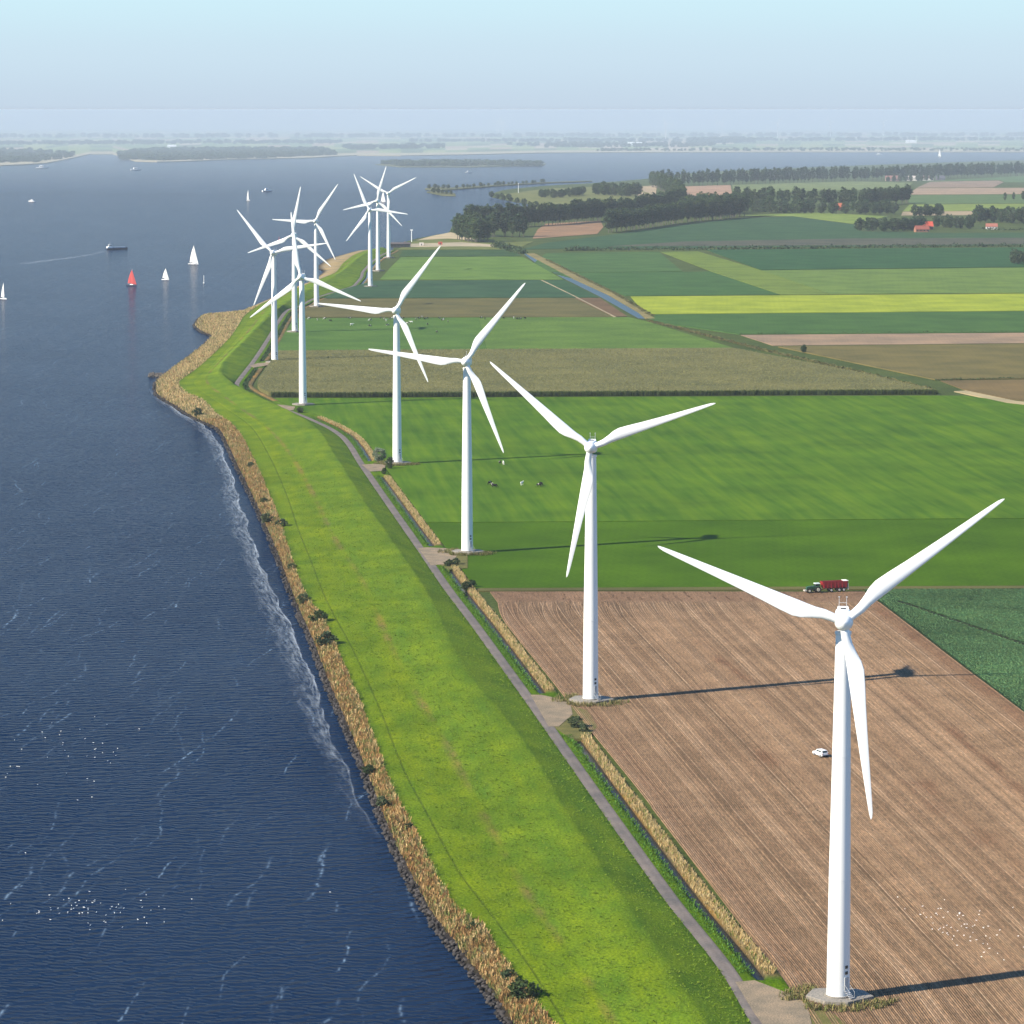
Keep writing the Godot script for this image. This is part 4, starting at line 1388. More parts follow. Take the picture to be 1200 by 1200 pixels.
func make_tree_rows() -> void:
	var pop := ["poplar0", "poplar1", "poplar2", "poplar3"]
	var br := ["broad0", "broad1", "broad2", "poplar1"]
	tree_row([[537, 281], [556, 284.5], [572, 283]], 7.0, 26, pop, "tall broad tree in the dark clump by the sand beach", "trees of the clump by the beach", 1, 8.0, "clump_tree", 1.15)
	tree_row([[548, 276], [575, 277], [600, 277.5], [622, 277]], 7.5, 25, pop, "tall tree in the belt left of the red brown field", "tree belt left of the red brown field", 2, 12.0, "belt_tree", 1.05)
	tree_row([[548, 268], [600, 266], [650, 263.4], [704, 258.4], [750, 254], [786, 247]], 7.0, 27, pop, "poplar in the long avenue behind the red brown field", "poplars of the long avenue", 3, 3.0)
	tree_row([[786, 247], [800, 240], [796, 232], [782, 226], [772, 221], [764, 219]], 15.0, 27, pop, "poplar in the curving part of the avenue", "poplars of the curving avenue", 4, 6.0)
	tree_row([[766, 219], [850, 216.6], [950, 213.4], [1060, 210.4], [1215, 205.4]], 15.0, 29, pop, "poplar in the far straight row along the lake", "poplars of the far straight row", 5, 5.0)
	tree_row([[712, 272.5], [740, 269], [770, 264.6], [800, 260.6]], 7.0, 25, pop, "tree in the row along the blue green field", "trees along the blue green field", 6, 4.0, "row_tree")
	tree_row([[800, 260], [825, 258.4], [850, 256], [872, 253]], 7.5, 29, pop, "tree in the dark grove at the end of the blue green field", "trees of the dark grove", 7, 14.0, "grove_tree", 1.15)
	tree_row([[800, 255], [830, 252], [862, 249]], 9.0, 29, pop, "tree at the back of the dark grove", "back of the dark grove", 8, 14.0, "grove_tree", 1.15)
	tree_row([[862, 240], [900, 241], [960, 242], [1020, 241], [1062, 238]], 9.0, 26, pop, "tree in the wood behind the bright meadow", "trees of the wood behind the meadow", 9, 10.0, "wood_tree", 1.1)
	tree_row([[872, 247.6], [920, 249.6], [975, 250.6], [1050, 250.8]], 9.5, 18, br, "round tree at the edge of the bright meadow", "trees at the meadow edge", 10, 6.0, "meadow_tree")
	tree_row([[1004, 270], [1030, 271], [1060, 270.6], [1084, 268]], 7.5, 15, br, "round tree left of the red roofed farm", "trees left of the red roofed farm", 11, 8.0, "farm_tree")
	tree_row([[1096, 266], [1120, 267.4], [1146, 268]], 7.5, 15, br, "round tree between the two farms", "trees between the farms", 12, 8.0, "farm_tree")
	tree_row([[1074, 253.6], [1090, 253], [1108, 252.6]], 10.0, 15, br, "round tree in the small clump behind the red roofed farm", "small clump behind the farm", 13, 6.0, "farm_tree")
	tree_row([[1142, 260], [1165, 260], [1200, 262], [1225, 263]], 8.0, 19, br, "tree behind the white farmhouse", "trees behind the white farmhouse", 14, 9.0, "farm_tree")
	tree_row([[1178, 235.6], [1186, 235.4], [1194, 235.2], [1202, 235], [1212, 234.8]], 22.0, 15, ["poplar0", "poplar2"], "single tree of the spaced row on the bright far meadow", "spaced row on the far meadow", 15, 2.0, "row_tree")
	tree_row([[634, 231], [640, 231.5], [648, 232], [660, 231], [684, 228.6]], 12.0, 14, br, "round tree in the shore meadow", "trees of the shore meadow", 16, 9.0, "meadow_tree")
	tree_row([[700, 228], [715, 229], [732, 230], [744, 229]], 12.0, 21, br, "grey green tree in the clump on the shore meadow", "clump on the shore meadow", 17, 12.0, "meadow_tree")
	tree_row([[1040, 213], [1080, 211.8], [1106, 211]], 22.0, 12, br, "small tree round the far farmstead", "trees of the far farmstead", 18, 10.0, "farm_tree")
	tree_row([[1187, 309.5], [1194, 309.6], [1202, 309.6], [1210, 309.4]], 5.5, 13, ["broad1"], "grey green tree at the edge of the pale green crop", "trees at the edge of the pale green crop", 19, 4.0, "field_tree")
	# hedges and scrub lines
	var hc := Color(0.04, 0.065, 0.03)
	hedge([[664, 293.4], [800, 292.4], [900, 291.6], [1000, 290.4], [1100, 289.4], [1215, 288.6]], 4.2, 7.0, 1.6, hc, "long dark hedge behind the deep green field", 1)
	hedge([[664, 293.6], [690, 293.2]], 5.0, 12.0, 1.6, hc, "thick left end of the long hedge", 2)
	hedge([[581, 288.6], [592, 291.4], [606, 295], [612, 297]], 6.0, 12.0, 1.5, Color(0.045, 0.075, 0.032), "dark bushy hedge at the canal end", 3)
	hedge([[760, 376], [800, 386], [850, 399], [900, 411.5], [950, 423], [1000, 434.5], [1050, 447], [1092, 457]], 1.7, 3.0, 0.6, Color(0.13, 0.125, 0.05), "straggling yellowish shrub line beside the maize", 4)
	hedge([[640, 304.5], [676, 322.4], [722, 345], [765, 371]], 1.6, 4.0, 0.8, Color(0.12, 0.12, 0.05), "ragged reed fringe along the canal bank", 5, "reed_fringe")
	hedge([[866, 391.4], [1000, 390], [1215, 388.6]], 1.0, 2.5, 0.7, Color(0.06, 0.09, 0.035), "low green edge behind the pale bare strip", 6)
	hedge([[1096, 445.4], [1215, 443]], 1.2, 3.0, 0.7, Color(0.055, 0.085, 0.03), "low hedge in front of the stubble field", 7)
	hedge([[1150, 268.6], [1180, 269.6], [1225, 269.4]], 3.0, 6.0, 1.4, hc, "trimmed dark hedge before the white farmhouse", 8)
	hedge(edge(421, 366, 6.3, 12), 1.5, 3.0, 0.6, Color(0.04, 0.075, 0.025), "dense dark reeds in the ditch below the upper dike", 9, "reed_fringe")
	hedge(edge(460, 433, 6.3, 8), 1.5, 3.0, 0.6, Color(0.04, 0.075, 0.025), "dark reeds in the ditch at the dike corner", 10, "reed_fringe")
	tree("field_bush", "broad2", P(942, 413.5, -0.3), Vector3(0.32, 0.32, 0.32), 1.0, "single dark round bush in the shrub line", "bush")

func make_bank_plants() -> void:
	var rng := RandomNumberGenerator.new()
	rng.seed = 808
	var reed := tuft_mesh(1, 9, 1.25, 0.10, 0.5, true)
	var list := []; var cols := PackedColorArray()
	var nz := FastNoiseLite.new()
	nz.seed = 6; nz.frequency = 0.05
	# shore reeds
	var d := 430.0
	while d < 2300.0:
		var xs := at_curve("shore", d) + 0.7; var xr := maxf(at_curve("reed", d), xs + 1.2)
		var n := int((xr - xs) * 3.4) + 1
		for i in n:
			var x := lerpf(xs, xr + 0.5, rng.randf())
			var t := (x - xs) / (xr - xs)
			var y := lerpf(-0.55, 0.7, clampf(t, 0, 1))
			var k := nz.get_noise_2d(x * 3.0, d * 2.0)
			if rng.randf() < 0.12 + 0.5 * maxf(0.0, nz.get_noise_2d(d * 1.3, 50.0)): continue
			var s := rng.randf_range(0.3, 0.95) * (1.0 + 0.5 * k)
			list.append(Transform3D(Basis(Vector3.UP, rng.randf() * TAU).scaled(Vector3(s * 1.3, s, s * 1.3)), on(x, -d + rng.randf() * 0.7, y)))
			var f := rng.randf_range(0.7, 1.3)
			var g := clampf(0.35 + k * 1.2 + rng.randf_range(-0.25, 0.25), 0, 1)
			var c := Color(0.46, 0.27, 0.10).lerp(Color(0.56, 0.42, 0.20), g)
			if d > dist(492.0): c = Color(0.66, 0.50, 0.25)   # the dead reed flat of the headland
			if rng.randf() < 0.3: c = Color(0.20, 0.23, 0.07)
			if rng.randf() < 0.10: c = Color(0.27, 0.13, 0.055)
			cols.append(Color(c.r * f, c.g * f, c.b * f))
		d += 0.55 if d < 900 else (0.9 if d < 1500 else 2.6)
	multi("shore_reeds", reed, M.tint, list, cols, "orange and straw coloured reeds along the shore")
	# stones at the water line
	var stone := Soup.new()
	stone.ball(Vector3.ZERO, Vector3(0.5, 0.34, 0.42), 6, 4)
	list = []; cols = PackedColorArray()
	d = 430.0
	while d < 2300.0:
		for i in 3:
			var x := at_curve("shore", d) + rng.randf_range(-0.9, 1.3) + nz.get_noise_2d(d * 3.0, 7.0) * 0.3
			var s := rng.randf_range(0.5, 1.3)
			list.append(Transform3D(Basis(Vector3(rng.randf(), 1, rng.randf()).normalized(), rng.randf() * TAU).scaled(Vector3(s, s * 0.8, s)), on(x, -d + rng.randf(), WATER + 0.25 + rng.randf() * 0.45)))
			var f := rng.randf_range(0.5, 1.4)
			cols.append(Color(0.055 * f, 0.05 * f, 0.048 * f))
		d += 0.7 if d < 900 else 1.6
	for i in 150:   # the little groyne at the headland
		var p := P(lerpf(174, 194, pow(rng.randf(), 0.8)), 437 + rng.randfn(0, 1.0))
		list.append(Transform3D(Basis(Vector3.UP, rng.randf() * TAU).scaled(Vector3.ONE * rng.randf_range(1.0, 2.2)), on(p.x, p.z, WATER + rng.randf() * 0.8)))
		cols.append(Color(0.09, 0.08, 0.07))
	multi("shore_stones", stone.done(), M.matte, list, cols, "dark basalt stones along the water line")
	# dry reeds beside the ditch, fresh grass on the verge
	list = []; cols = PackedColorArray()
	var list2 := []; var cols2 := PackedColorArray()
	d = 430.0
	while d < 1500.0:
		var open := 1.0
		for g in gaps:
			open = minf(open, clampf(maxf(g[0] - d, d - g[1]) / 4.0, 0.0, 1.0))
		var xe := at_curve("toe", d)
		for i in 8:
			if open < 0.9: continue
			var x := xe + rng.randf_range(7.1, 9.5)
			var s := rng.randf_range(0.25, 0.65)
			var f := rng.randf_range(0.75, 1.25)
			var c := Color(0.60, 0.42, 0.17).lerp(Color(0.62, 0.50, 0.27), rng.randf())
			if rng.randf() < 0.18 or open < 0.5: c = Color(0.19, 0.23, 0.05)
			list.append(Transform3D(Basis(Vector3.UP, rng.randf() * TAU).scaled(Vector3(s * 1.2, s, s * 1.2)), on(x, -d + rng.randf() * 0.6, 0.0 if x > xe + 7.2 else -0.3)))
			cols.append(Color(c.r * f, c.g * f, c.b * f))
		for i in 5 if open > 0.9 else 0:
			var x := xe + rng.randf_range(2.9, 5.6)
			var s := rng.randf_range(0.25, 0.6)
			var f := rng.randf_range(0.7, 1.3)
			list2.append(Transform3D(Basis(Vector3.UP, rng.randf() * TAU).scaled(Vector3(s * 1.6, s, s * 1.6)), on(x, -d + rng.randf() * 0.6, 0.0)))
			cols2.append(Color(0.10 * f, 0.215 * f, 0.03 * f))
		d += 0.6 if d < 900 else 0.9
	multi("ditch_reeds", reed, M.tint, list, cols, "dry straw coloured reeds beside the ditch")
	multi("verge_grass", tuft_mesh(3, 7, 0.9, 0.12, 0.5), M.tint, list2, cols2, "lush green grass on the road verge")
	# longer grass tufts that give the dike its nap
	list = []; cols = PackedColorArray()
	d = 470.0
	while d < 1450.0:
		var thin := 1.0 - smoothstep(700.0, 1450.0, d)
		var xr := at_curve("reed", d); var xt := at_curve("track", d); var xb := at_curve("brown", d); var xc := at_curve("crest", d); var xe := at_curve("toe", d)
		for i in 46:
			var x := rng.randf_range(xr, xe)
			var k := nz.get_noise_2d(x * 6.0, d * 3.0)
			if rng.randf() > (0.45 + k * 1.2) * thin: continue
			var y := 0.0
			if x < xt: y = lerpf(0.7, 1.1, (x - xr) / (xt - xr))
			elif x < xb: y = lerpf(1.1, 1.7, (x - xt) / (xb - xt))
			elif x < xc: y = minf(lerpf(1.75, 3.35, (x - xb) / (xc - xb)), 3.08)
			else: y = lerpf(3.1, 0.15, (x - xc) / (xe - xc))
			var s2 := rng.randf_range(0.18, 0.42)
			list.append(Transform3D(Basis(Vector3.UP, rng.randf() * TAU).scaled(Vector3(s2 * 1.9, s2, s2 * 1.9)), on(x, -d + rng.randf() * 0.5, y - 0.03)))
			var f := rng.randf_range(0.55, 1.05)
			var c := Color(0.17, 0.30, 0.015).lerp(Color(0.24, 0.33, 0.03), rng.randf())
			cols.append(Color(c.r * f, c.g * f, c.b * f))
		d += 0.5
	multi("dike_grass", tuft_mesh(5, 6, 0.8, 0.13, 0.6), M.tint, list, cols, "tufts of longer grass on the dike")
	# tall grass round the turbine feet
	list = []; cols = PackedColorArray()
	for q in [[982, 1171], [692, 822], [547.5, 648], [465.5, 543.5]]:
		var at := P(q[0], q[1])
		for i in 520:
			var g := rng.randf() * TAU
			var r := rng.randf_range(5.2, 9.0)
			var p := Vector2(cos(g) * r * 1.1, sin(g) * r * 0.9)
			if p.y < 1.0 and p.x > -3.0: continue
			if p.y > 2.0 and p.x < -6.0: continue
			var s := rng.randf_range(0.3, 0.8)
			var f := rng.randf_range(0.6, 1.25)
			var c := Color(0.13, 0.17, 0.04).lerp(Color(0.33, 0.26, 0.12), rng.randf())
			list.append(Transform3D(Basis(Vector3.UP, rng.randf() * TAU).scaled(Vector3(s * 1.4, s, s * 1.4)), on(at.x + p.x, at.z + p.y, 0.0)))
			cols.append(Color(c.r * f, c.g * f, c.b * f))
	multi("rough_grass", reed, M.tint, list, cols, "rough weeds and grass round the turbine foundations")
	# bushes
	var bb := [[614, 1172, 1.45, 0], [596, 1150, 0.8, 2], [555, 1092, 0.75, 0], [374, 730, 1.5, 0], [382, 757, 1.55, 2], [356, 707, 1.2, 1], [330, 618, 1.2, 2], [312, 612, 1.3, 1], [310, 590, 0.9, 0], [294, 548, 0.9, 2], [232, 487, 1.5, 2], [432, 906, 0.8, 0], [448, 944, 0.8, 1], [479, 973, 0.6, 2], [342, 668, 0.9, 0]]
	for b in bb:
		tree("shore_bush", "bush%d" % b[3], P(b[0], b[1], 0.3), Vector3(1.15, 1.0, 1.15) * b[2], rng.randf() * TAU, "dark green bush among the shore reeds", "bush", "bushes among the shore reeds")
	tree("willow_bush", "willow", P(444, 541, -0.1), Vector3(1.0, 1.0, 1.0), 0.5, "round grey green willow bush beside the second gravel access", "bush")
	for b in [[457, 549, 1.25], [450, 556, 0.7]]:
		tree("ditch_bush", "sapling", P(b[0], b[1], -0.1), Vector3.ONE * b[2], rng.randf() * TAU, "dark bush at the ditch beside the willow", "bush", "dark bushes beside the willow")
	for b in [[526, 664, 1.0, 0], [534, 662, 0.9, 2], [546, 691, 1.1, 0], [553, 688, 0.9, 2], [352, 484, 1.2, 0]]:
		tree("ditch_bush", "bush%d" % b[3], P(b[0], b[1], -0.1), Vector3.ONE * b[2], rng.randf() * TAU, "low dark bush where the ditch meets an access", "bush", "bushes at the ditch ends")
	for b in [[676, 853, 1.15, 1], [671, 848, 0.75, 0], [684, 858, 0.8, 1]]:
		tree("ditch_bush", "bush%d" % b[3], P(b[0], b[1], -0.1), Vector3.ONE * b[2], rng.randf() * TAU, "grey green bush in front of the turbine foundation by the plough", "bush", "bushes before the foundation by the plough")

# ---------------------------------------------------------------- farms
func gable_house(called: String, at: Vector3, turn: float, l: float, w: float, h: float, rise: float, wall_c: Color, roof_c: Color, label: String, windows := 4, category := "house") -> void:
	var o := thing(called, at, turn)
	tag(o, label, category)
	var s := Soup.new()
	s.box(Vector3(-l / 2, -0.4, -w / 2), Vector3(l / 2, h, w / 2), wall_c)
	for x in [-l / 2, l / 2]:
		var a := Vector3(x, h, -w / 2); var b := Vector3(x, h, w / 2); var t := Vector3(x, h + rise, 0)
		if x < 0: s.tri(a, t, b, wall_c)
		else: s.tri(b, t, a, wall_c)
	part("wall", s.done(), M.matte, o)
	s = Soup.new()
	var e := 0.5
	var low := h - e * rise / (w / 2)
	for k in [0.12, 0.0]:
		s.quad(Vector3(-l / 2 - e, low + k, w / 2 + e), Vector3(-l / 2 - e, h + rise + k, 0), Vector3(l / 2 + e, h + rise + k, 0), Vector3(l / 2 + e, low + k, w / 2 + e), roof_c)
		s.quad(Vector3(l / 2 + e, low + k, -w / 2 - e), Vector3(l / 2 + e, h + rise + k, 0), Vector3(-l / 2 - e, h + rise + k, 0), Vector3(-l / 2 - e, low + k, -w / 2 - e), roof_c)
	var rf := part("roof", s.done(), M.matte, o)
	s = Soup.new()
	s.box(Vector3(l * 0.2, h + rise * 0.6, -0.4), Vector3(l * 0.2 + 0.9, h + rise + 1.0, 0.4), rgb(0.25, 0.12, 0.08))
	part("chimney", s.done(), M.matte, rf)
	for i in windows:
		s = Soup.new()
		var x := -l / 2 + l * (i + 0.5) / windows
		s.box(Vector3(x - 0.6, 0.9, w / 2 + 0.01), Vector3(x + 0.6, 2.4, w / 2 + 0.08))
		part("window", s.done(), M.glass, o)
	s = Soup.new()
	s.box(Vector3(-0.6, 0.0, w / 2 + 0.01), Vector3(0.6, 2.3, w / 2 + 0.1), rgb(0.08, 0.10, 0.09))
	part("door", s.done(), M.matte, o).position.x = l / 2 - 1.2

func make_farm_buildings() -> void:
	var red := rgb(0.42, 0.09, 0.055)
	gable_house("farmhouse", P(1080, 271.5), 0.15, 17, 9, 3.2, 4.2, rgb(0.30, 0.15, 0.10), rgb(0.26, 0.085, 0.06), "farmhouse with a dull red roof among round trees")
	gable_house("farm_barn", P(1086, 268.5), 0.15, 14, 9, 4.0, 5.5, rgb(0.32, 0.16, 0.10), rgb(0.55, 0.10, 0.06), "barn with a bright red roof behind the farmhouse", 2, "barn")
	gable_house("farmhouse", P(1162, 268.4), -0.1, 14, 8, 3.4, 3.6, rgb(0.72, 0.70, 0.66), rgb(0.30, 0.12, 0.09), "white farmhouse with a red brown roof")
	gable_house("farmhouse", P(984, 246), 0.3, 12, 9, 5.0, 5.0, rgb(0.45, 0.16, 0.09), rgb(0.52, 0.15, 0.08), "small red roofed house between the meadow trees")
	gable_house("far_barn", P(1046, 212), 0.0, 30, 14, 5, 6, rgb(0.30, 0.22, 0.20), rgb(0.25, 0.13, 0.11), "brown barn of the far farmstead", 3, "barn")
	gable_house("far_barn", P(1068, 211.6), 0.0, 26, 12, 5, 5, rgb(0.66, 0.62, 0.56), rgb(0.45, 0.40, 0.36), "pale barn of the far farmstead", 3, "barn")
	gable_house("far_barn", P(1087, 211.2), 0.0, 24, 12, 5, 5, rgb(0.68, 0.64, 0.58), rgb(0.22, 0.15, 0.14), "white walled barn with a dark roof at the far farmstead", 3, "barn")
	gable_house("far_shed", P(1102, 211), 0.0, 18, 12, 5, 4, rgb(0.14, 0.13, 0.15), rgb(0.10, 0.10, 0.12), "dark shed at the right end of the far farmstead", 2, "shed")
	gable_house("jetty_building", P(469, 289.6), 0.06, 22, 9, 3.6, 1.6, rgb(0.055, 0.055, 0.06), rgb(0.10, 0.09, 0.09), "low dark timber building by the water near the last turbine", 6, "building")
	# pole with a small signal head beside it
	var o := thing("signal_mast", P(482.4, 283.5))
	tag(o, "slim white signal mast beside the low dark building", "mast")
	var s := Soup.new()
	s.tube(Vector3.ZERO, Vector3(0, 13, 0), 0.55, 0.4, 8)
	part("pole", s.done(), M.white, o)
	s = Soup.new()
	s.box(Vector3(-1.4, 12.5, -0.3), Vector3(1.4, 14.0, 0.3), rgb(0.7, 0.7, 0.7))
	part("signal_head", s.done(), M.paint, o)
	o = thing("navigation_mast", P(607.5, 226))
	tag(o, "thin white navigation mast on the shore meadow tip", "mast")
	s = Soup.new()
	s.tube(Vector3.ZERO, Vector3(0, 16, 0), 0.5, 0.35, 8)
	part("pole", s.done(), M.white, o)
	s = Soup.new()
	s.box(Vector3(-0.8, 16, -0.8), Vector3(0.8, 17.4, 0.8), rgb(0.7, 0.7, 0.7))
	part("lantern_box", s.done(), M.paint, o)
	# little red and white huts on the yard
	for q in [[516, 286.6, rgb(0.45, 0.10, 0.07), "small red hut at the end of the sandy yard"], [494, 287.6, rgb(0.70, 0.62, 0.56), "small pale caravan on the sandy yard"]]:
		o = thing("yard_hut", P(q[0], q[1]))
		tag(o, q[3], "hut")
		s = Soup.new()
		s.box(Vector3(-2.2, -0.2, -1.4), Vector3(2.2, 2.4, 1.4), q[2])
		part("wall", s.done(), M.matte, o)
		s = Soup.new()
		s.box(Vector3(-2.5, 2.4, -1.7), Vector3(2.5, 3.0, 1.7), q[2], Vector2(0.9, 0.4))
		part("roof", s.done(), M.matte, o)
		s = Soup.new()
		s.box(Vector3(-0.5, 0.0, 1.41), Vector3(0.5, 2.0, 1.47))
		part("door", s.done(), M.glass, o)

# ---------------------------------------------------------------- vehicles
func wheel(parent: Node, at: Vector3, r: float, w: float, rim_c: Color) -> void:
	# axle along z
	var s := Soup.new()
	var list := []
	for q in [[-0.5, 0.86], [-0.42, 0.96], [-0.25, 1.0], [0.25, 1.0], [0.42, 0.96], [0.5, 0.86]]:
		var ring := PackedVector3Array()
		for j in 20:
			var g := TAU * j / 20
			ring.append(Vector3(cos(g) * q[1] * r, sin(g) * q[1] * r, q[0] * w))
		list.append(ring)
	s.rings(list, rgb(0.018, 0.018, 0.019))
	var t := part("wheel", s.done(), M.matte, parent)
	t.position = at
	s = Soup.new()
	for z in [-1.0, 1.0]: s.tube(Vector3(0, 0, z * w * 0.5), Vector3(0, 0, z * (w * 0.5 + 0.03)), r * 0.55, r * 0.5, 14, rim_c)
	part("rim", s.done(), M.paint, t)

func prism(s: Soup, prof: Array, z0: float, z1: float, col: Color, inset := 1.0) -> void:
	# side outline in x, y (clockwise seen from +z), pushed out along z
	var n := prof.size()
	for i in n:
		var a: Vector2 = prof[i]; var b: Vector2 = prof[(i + 1) % n]
		s.quad(Vector3(a.x, a.y, z1), Vector3(a.x, a.y, z0), Vector3(b.x, b.y, z0), Vector3(b.x, b.y, z1), col)
	var poly := PackedVector2Array(prof)
	var idx := Geometry2D.triangulate_polygon(poly)
	for i in range(0, idx.size(), 3):
		var a := poly[idx[i]]; var b := poly[idx[i + 1]]; var c := poly[idx[i + 2]]
		if (b - a).cross(c - a) > 0:
			var q := b
			b = c
			c = q
		s.tri(Vector3(a.x, a.y, z1), Vector3(b.x, b.y, z1), Vector3(c.x, c.y, z1), col)
		s.tri(Vector3(a.x, a.y, z0), Vector3(c.x, c.y, z0), Vector3(b.x, b.y, z0), col)

func make_vehicles() -> void:
	# white car standing on the furrows, rear and right flank towards the camera; nose along +x before turning
	var o := thing("parked_car", P(961.5, 886.5) + Vector3(0, 0.12, 0), deg_to_rad(116))
	tag(o, "white car parked on the ploughed field", "car")
	var wc := rgb(0.80, 0.80, 0.78)
	var s := Soup.new()
	prism(s, [Vector2(-2.05, 0.35), Vector2(-2.12, 0.75), Vector2(-2.05, 1.05), Vector2(1.05, 1.05), Vector2(1.95, 0.92), Vector2(2.12, 0.7), Vector2(2.1, 0.35)], -0.86, 0.86, wc)
	part("body", s.done(), M.paint, o)
	s = Soup.new()
	s.box(Vector3(-1.95, 1.05, -0.80), Vector3(0.95, 1.58, 0.80), wc, Vector2(0.78, 0.86))
	var roof := part("cabin", s.done(), M.paint, o)
	s = Soup.new()
	s.quad(Vector3(-1.94, 1.12, 0.66), Vector3(-1.68, 1.53, 0.58), Vector3(-1.68, 1.53, -0.58), Vector3(-1.94, 1.12, -0.66))
	var gl := part("rear_window", s.done(), M.glass, roof)
	gl.position.x = -0.02
	s = Soup.new()
	s.quad(Vector3(0.94, 1.10, -0.70), Vector3(0.66, 1.54, -0.6), Vector3(0.66, 1.54, 0.6), Vector3(0.94, 1.10, 0.70))
	gl = part("windscreen", s.done(), M.glass, roof)
	gl.position.x = 0.02
	for z in [-1.0, 1.0]:
		s = Soup.new()
		for x in [[-1.55, -0.55], [-0.45, 0.55]]:
			s.quad(Vector3(x[0], 1.14, z * 0.80), Vector3(x[0] * 0.86, 1.5, z * 0.72), Vector3(x[1] * 0.86, 1.5, z * 0.72), Vector3(x[1], 1.14, z * 0.80))
		gl = part("side_window", s.done(), M.glass, roof)
		gl.position.z = z * 0.015
		for x in [-1.3, 1.35]: wheel(o, Vector3(x, 0.33, z * 0.80), 0.33, 0.22, rgb(0.4, 0.4, 0.4))
		s = Soup.new()
		s.box(Vector3(-2.13, 0.72, z * 0.72 - 0.12), Vector3(-2.06, 0.98, z * 0.72 + 0.12), rgb(0.35, 0.02, 0.02))
		part("tail_light", s.done(), M.paint, o)
	s = Soup.new()
	s.box(Vector3(-2.16, 0.32, -0.84), Vector3(-2.05, 0.55, 0.84), rgb(0.06, 0.06, 0.065))
	part("bumper", s.done(), M.matte, o)

	# tractor: nose along +x, turned to face left in the picture
	var heading := deg_to_rad(180 + 16)
	var at := P(953.5, 694.6)
	o = thing("tractor", at + Vector3(0, 0.1, 0), heading)
	tag(o, "green tractor coupled to a red trailer at the top of the ploughed field", "tractor")
	var gc := rgb(0.02, 0.075, 0.035)
	s = Soup.new()
	prism(s, [Vector2(-0.4, 1.0), Vector2(-0.4, 2.0), Vector2(1.6, 1.95), Vector2(2.35, 1.75), Vector2(2.5, 1.35), Vector2(2.45, 0.95)], -0.48, 0.48, gc)
	part("bonnet", s.done(), M.paint, o)
	s = Soup.new()
	s.box(Vector3(-2.1, 0.75, -0.5), Vector3(2.2, 1.15, 0.5), rgb(0.04, 0.04, 0.04))
	part("chassis", s.done(), M.matte, o)
	s = Soup.new()
	s.box(Vector3(-1.75, 1.2, -0.8), Vector3(-0.25, 2.7, 0.8), Color.WHITE, Vector2(0.9, 0.92))
	var cab := part("cab", s.done(), M.glass, o)
	s = Soup.new()
	s.box(Vector3(-1.85, 2.68, -0.85), Vector3(-0.15, 2.9, 0.85), rgb(0.62, 0.68, 0.62), Vector2(0.9, 0.9))
	for x in [-1.72, -0.3]:
		for z in [-0.76, 0.76]: s.tube(Vector3(x, 1.2, z * 1.03), Vector3(x * 0.97 - 0.02, 2.7, z * 0.95), 0.05, 0.05, 5, gc)
	part("cab_roof", s.done(), M.paint, cab)
	for z in [-1.0, 1.0]:
		wheel(o, Vector3(-1.05, 0.98, z * 1.05), 0.98, 0.62, rgb(0.55, 0.52, 0.40))
		wheel(o, Vector3(1.75, 0.68, z * 0.95), 0.68, 0.5, rgb(0.55, 0.52, 0.40))
		s = Soup.new()
		s.box(Vector3(-1.85, 1.85, z * 1.05 - 0.32), Vector3(-0.3, 2.02, z * 1.05 + 0.32), gc, Vector2(0.7, 1.0))
		part("mudguard", s.done(), M.paint, o)
	s = Soup.new()
	s.tube(Vector3(0.6, 1.95, 0.42), Vector3(0.6, 2.9, 0.42), 0.06, 0.05, 6, rgb(0.1, 0.1, 0.1))
	part("exhaust", s.done(), M.matte, o)
	s = Soup.new()
	s.box(Vector3(2.5, 0.55, -0.7), Vector3(3.2, 0.95, 0.7), rgb(0.45, 0.42, 0.38), Vector2(0.9, 0.9))
	part("front_weight", s.done(), M.matte, o)

	# red tipping trailer behind it
	var back := Vector3(-cos(heading), 0, sin(heading))
	o = thing("tipping_trailer", at + back * 6.6 + Vector3(0, 0.1, 0), heading)
	tag(o, "dark red tipping trailer hitched behind the green tractor", "trailer")
	var red := rgb(0.30, 0.012, 0.022)
	s = Soup.new()
	# open body: four leaning walls and a floor
	var lo := [Vector3(-3.9, 1.35, -1.15), Vector3(3.7, 1.35, -1.15), Vector3(3.7, 1.35, 1.15), Vector3(-3.9, 1.35, 1.15)]
	var hi := [Vector3(-4.2, 3.3, -1.28), Vector3(4.15, 3.3, -1.28), Vector3(4.15, 3.3, 1.28), Vector3(-4.2, 3.3, 1.28)]
	for i in 4:
		var j := (i + 1) % 4
		s.quad(lo[i], lo[j], hi[j], hi[i], red)
		var inl := Vector3(0.97, 1, 0.93)
		s.quad(hi[i], hi[j], hi[j] * inl, hi[i] * inl, red)
		s.quad(hi[i] * inl, hi[j] * inl, lo[j] * inl + Vector3(0, 0.08, 0), lo[i] * inl + Vector3(0, 0.08, 0), red)
	s.quad(lo[0], lo[3], lo[2], lo[1], red)
	s.quad(lo[0] * Vector3(0.97, 1.06, 0.93), lo[1] * Vector3(0.97, 1.06, 0.93), lo[2] * Vector3(0.97, 1.06, 0.93), lo[3] * Vector3(0.97, 1.06, 0.93), red)
	var body := part("tipper_body", s.done(), M.paint, o)
	for i in 7:
		for z in [-1.0, 1.0]:
			s = Soup.new()
			var x := -3.6 + i * 1.2
			s.box(Vector3(x - 0.06, 1.4, z * 1.24 - 0.06), Vector3(x + 0.06, 3.25, z * 1.24 + 0.06), rgb(0.34, 0.02, 0.03))
			part("rib", s.done(), M.paint, body)
	s = Soup.new()
	s.box(Vector3(-4.35, 3.28, -1.25), Vector3(-2.9, 3.42, 1.25), rgb(0.78, 0.76, 0.70))
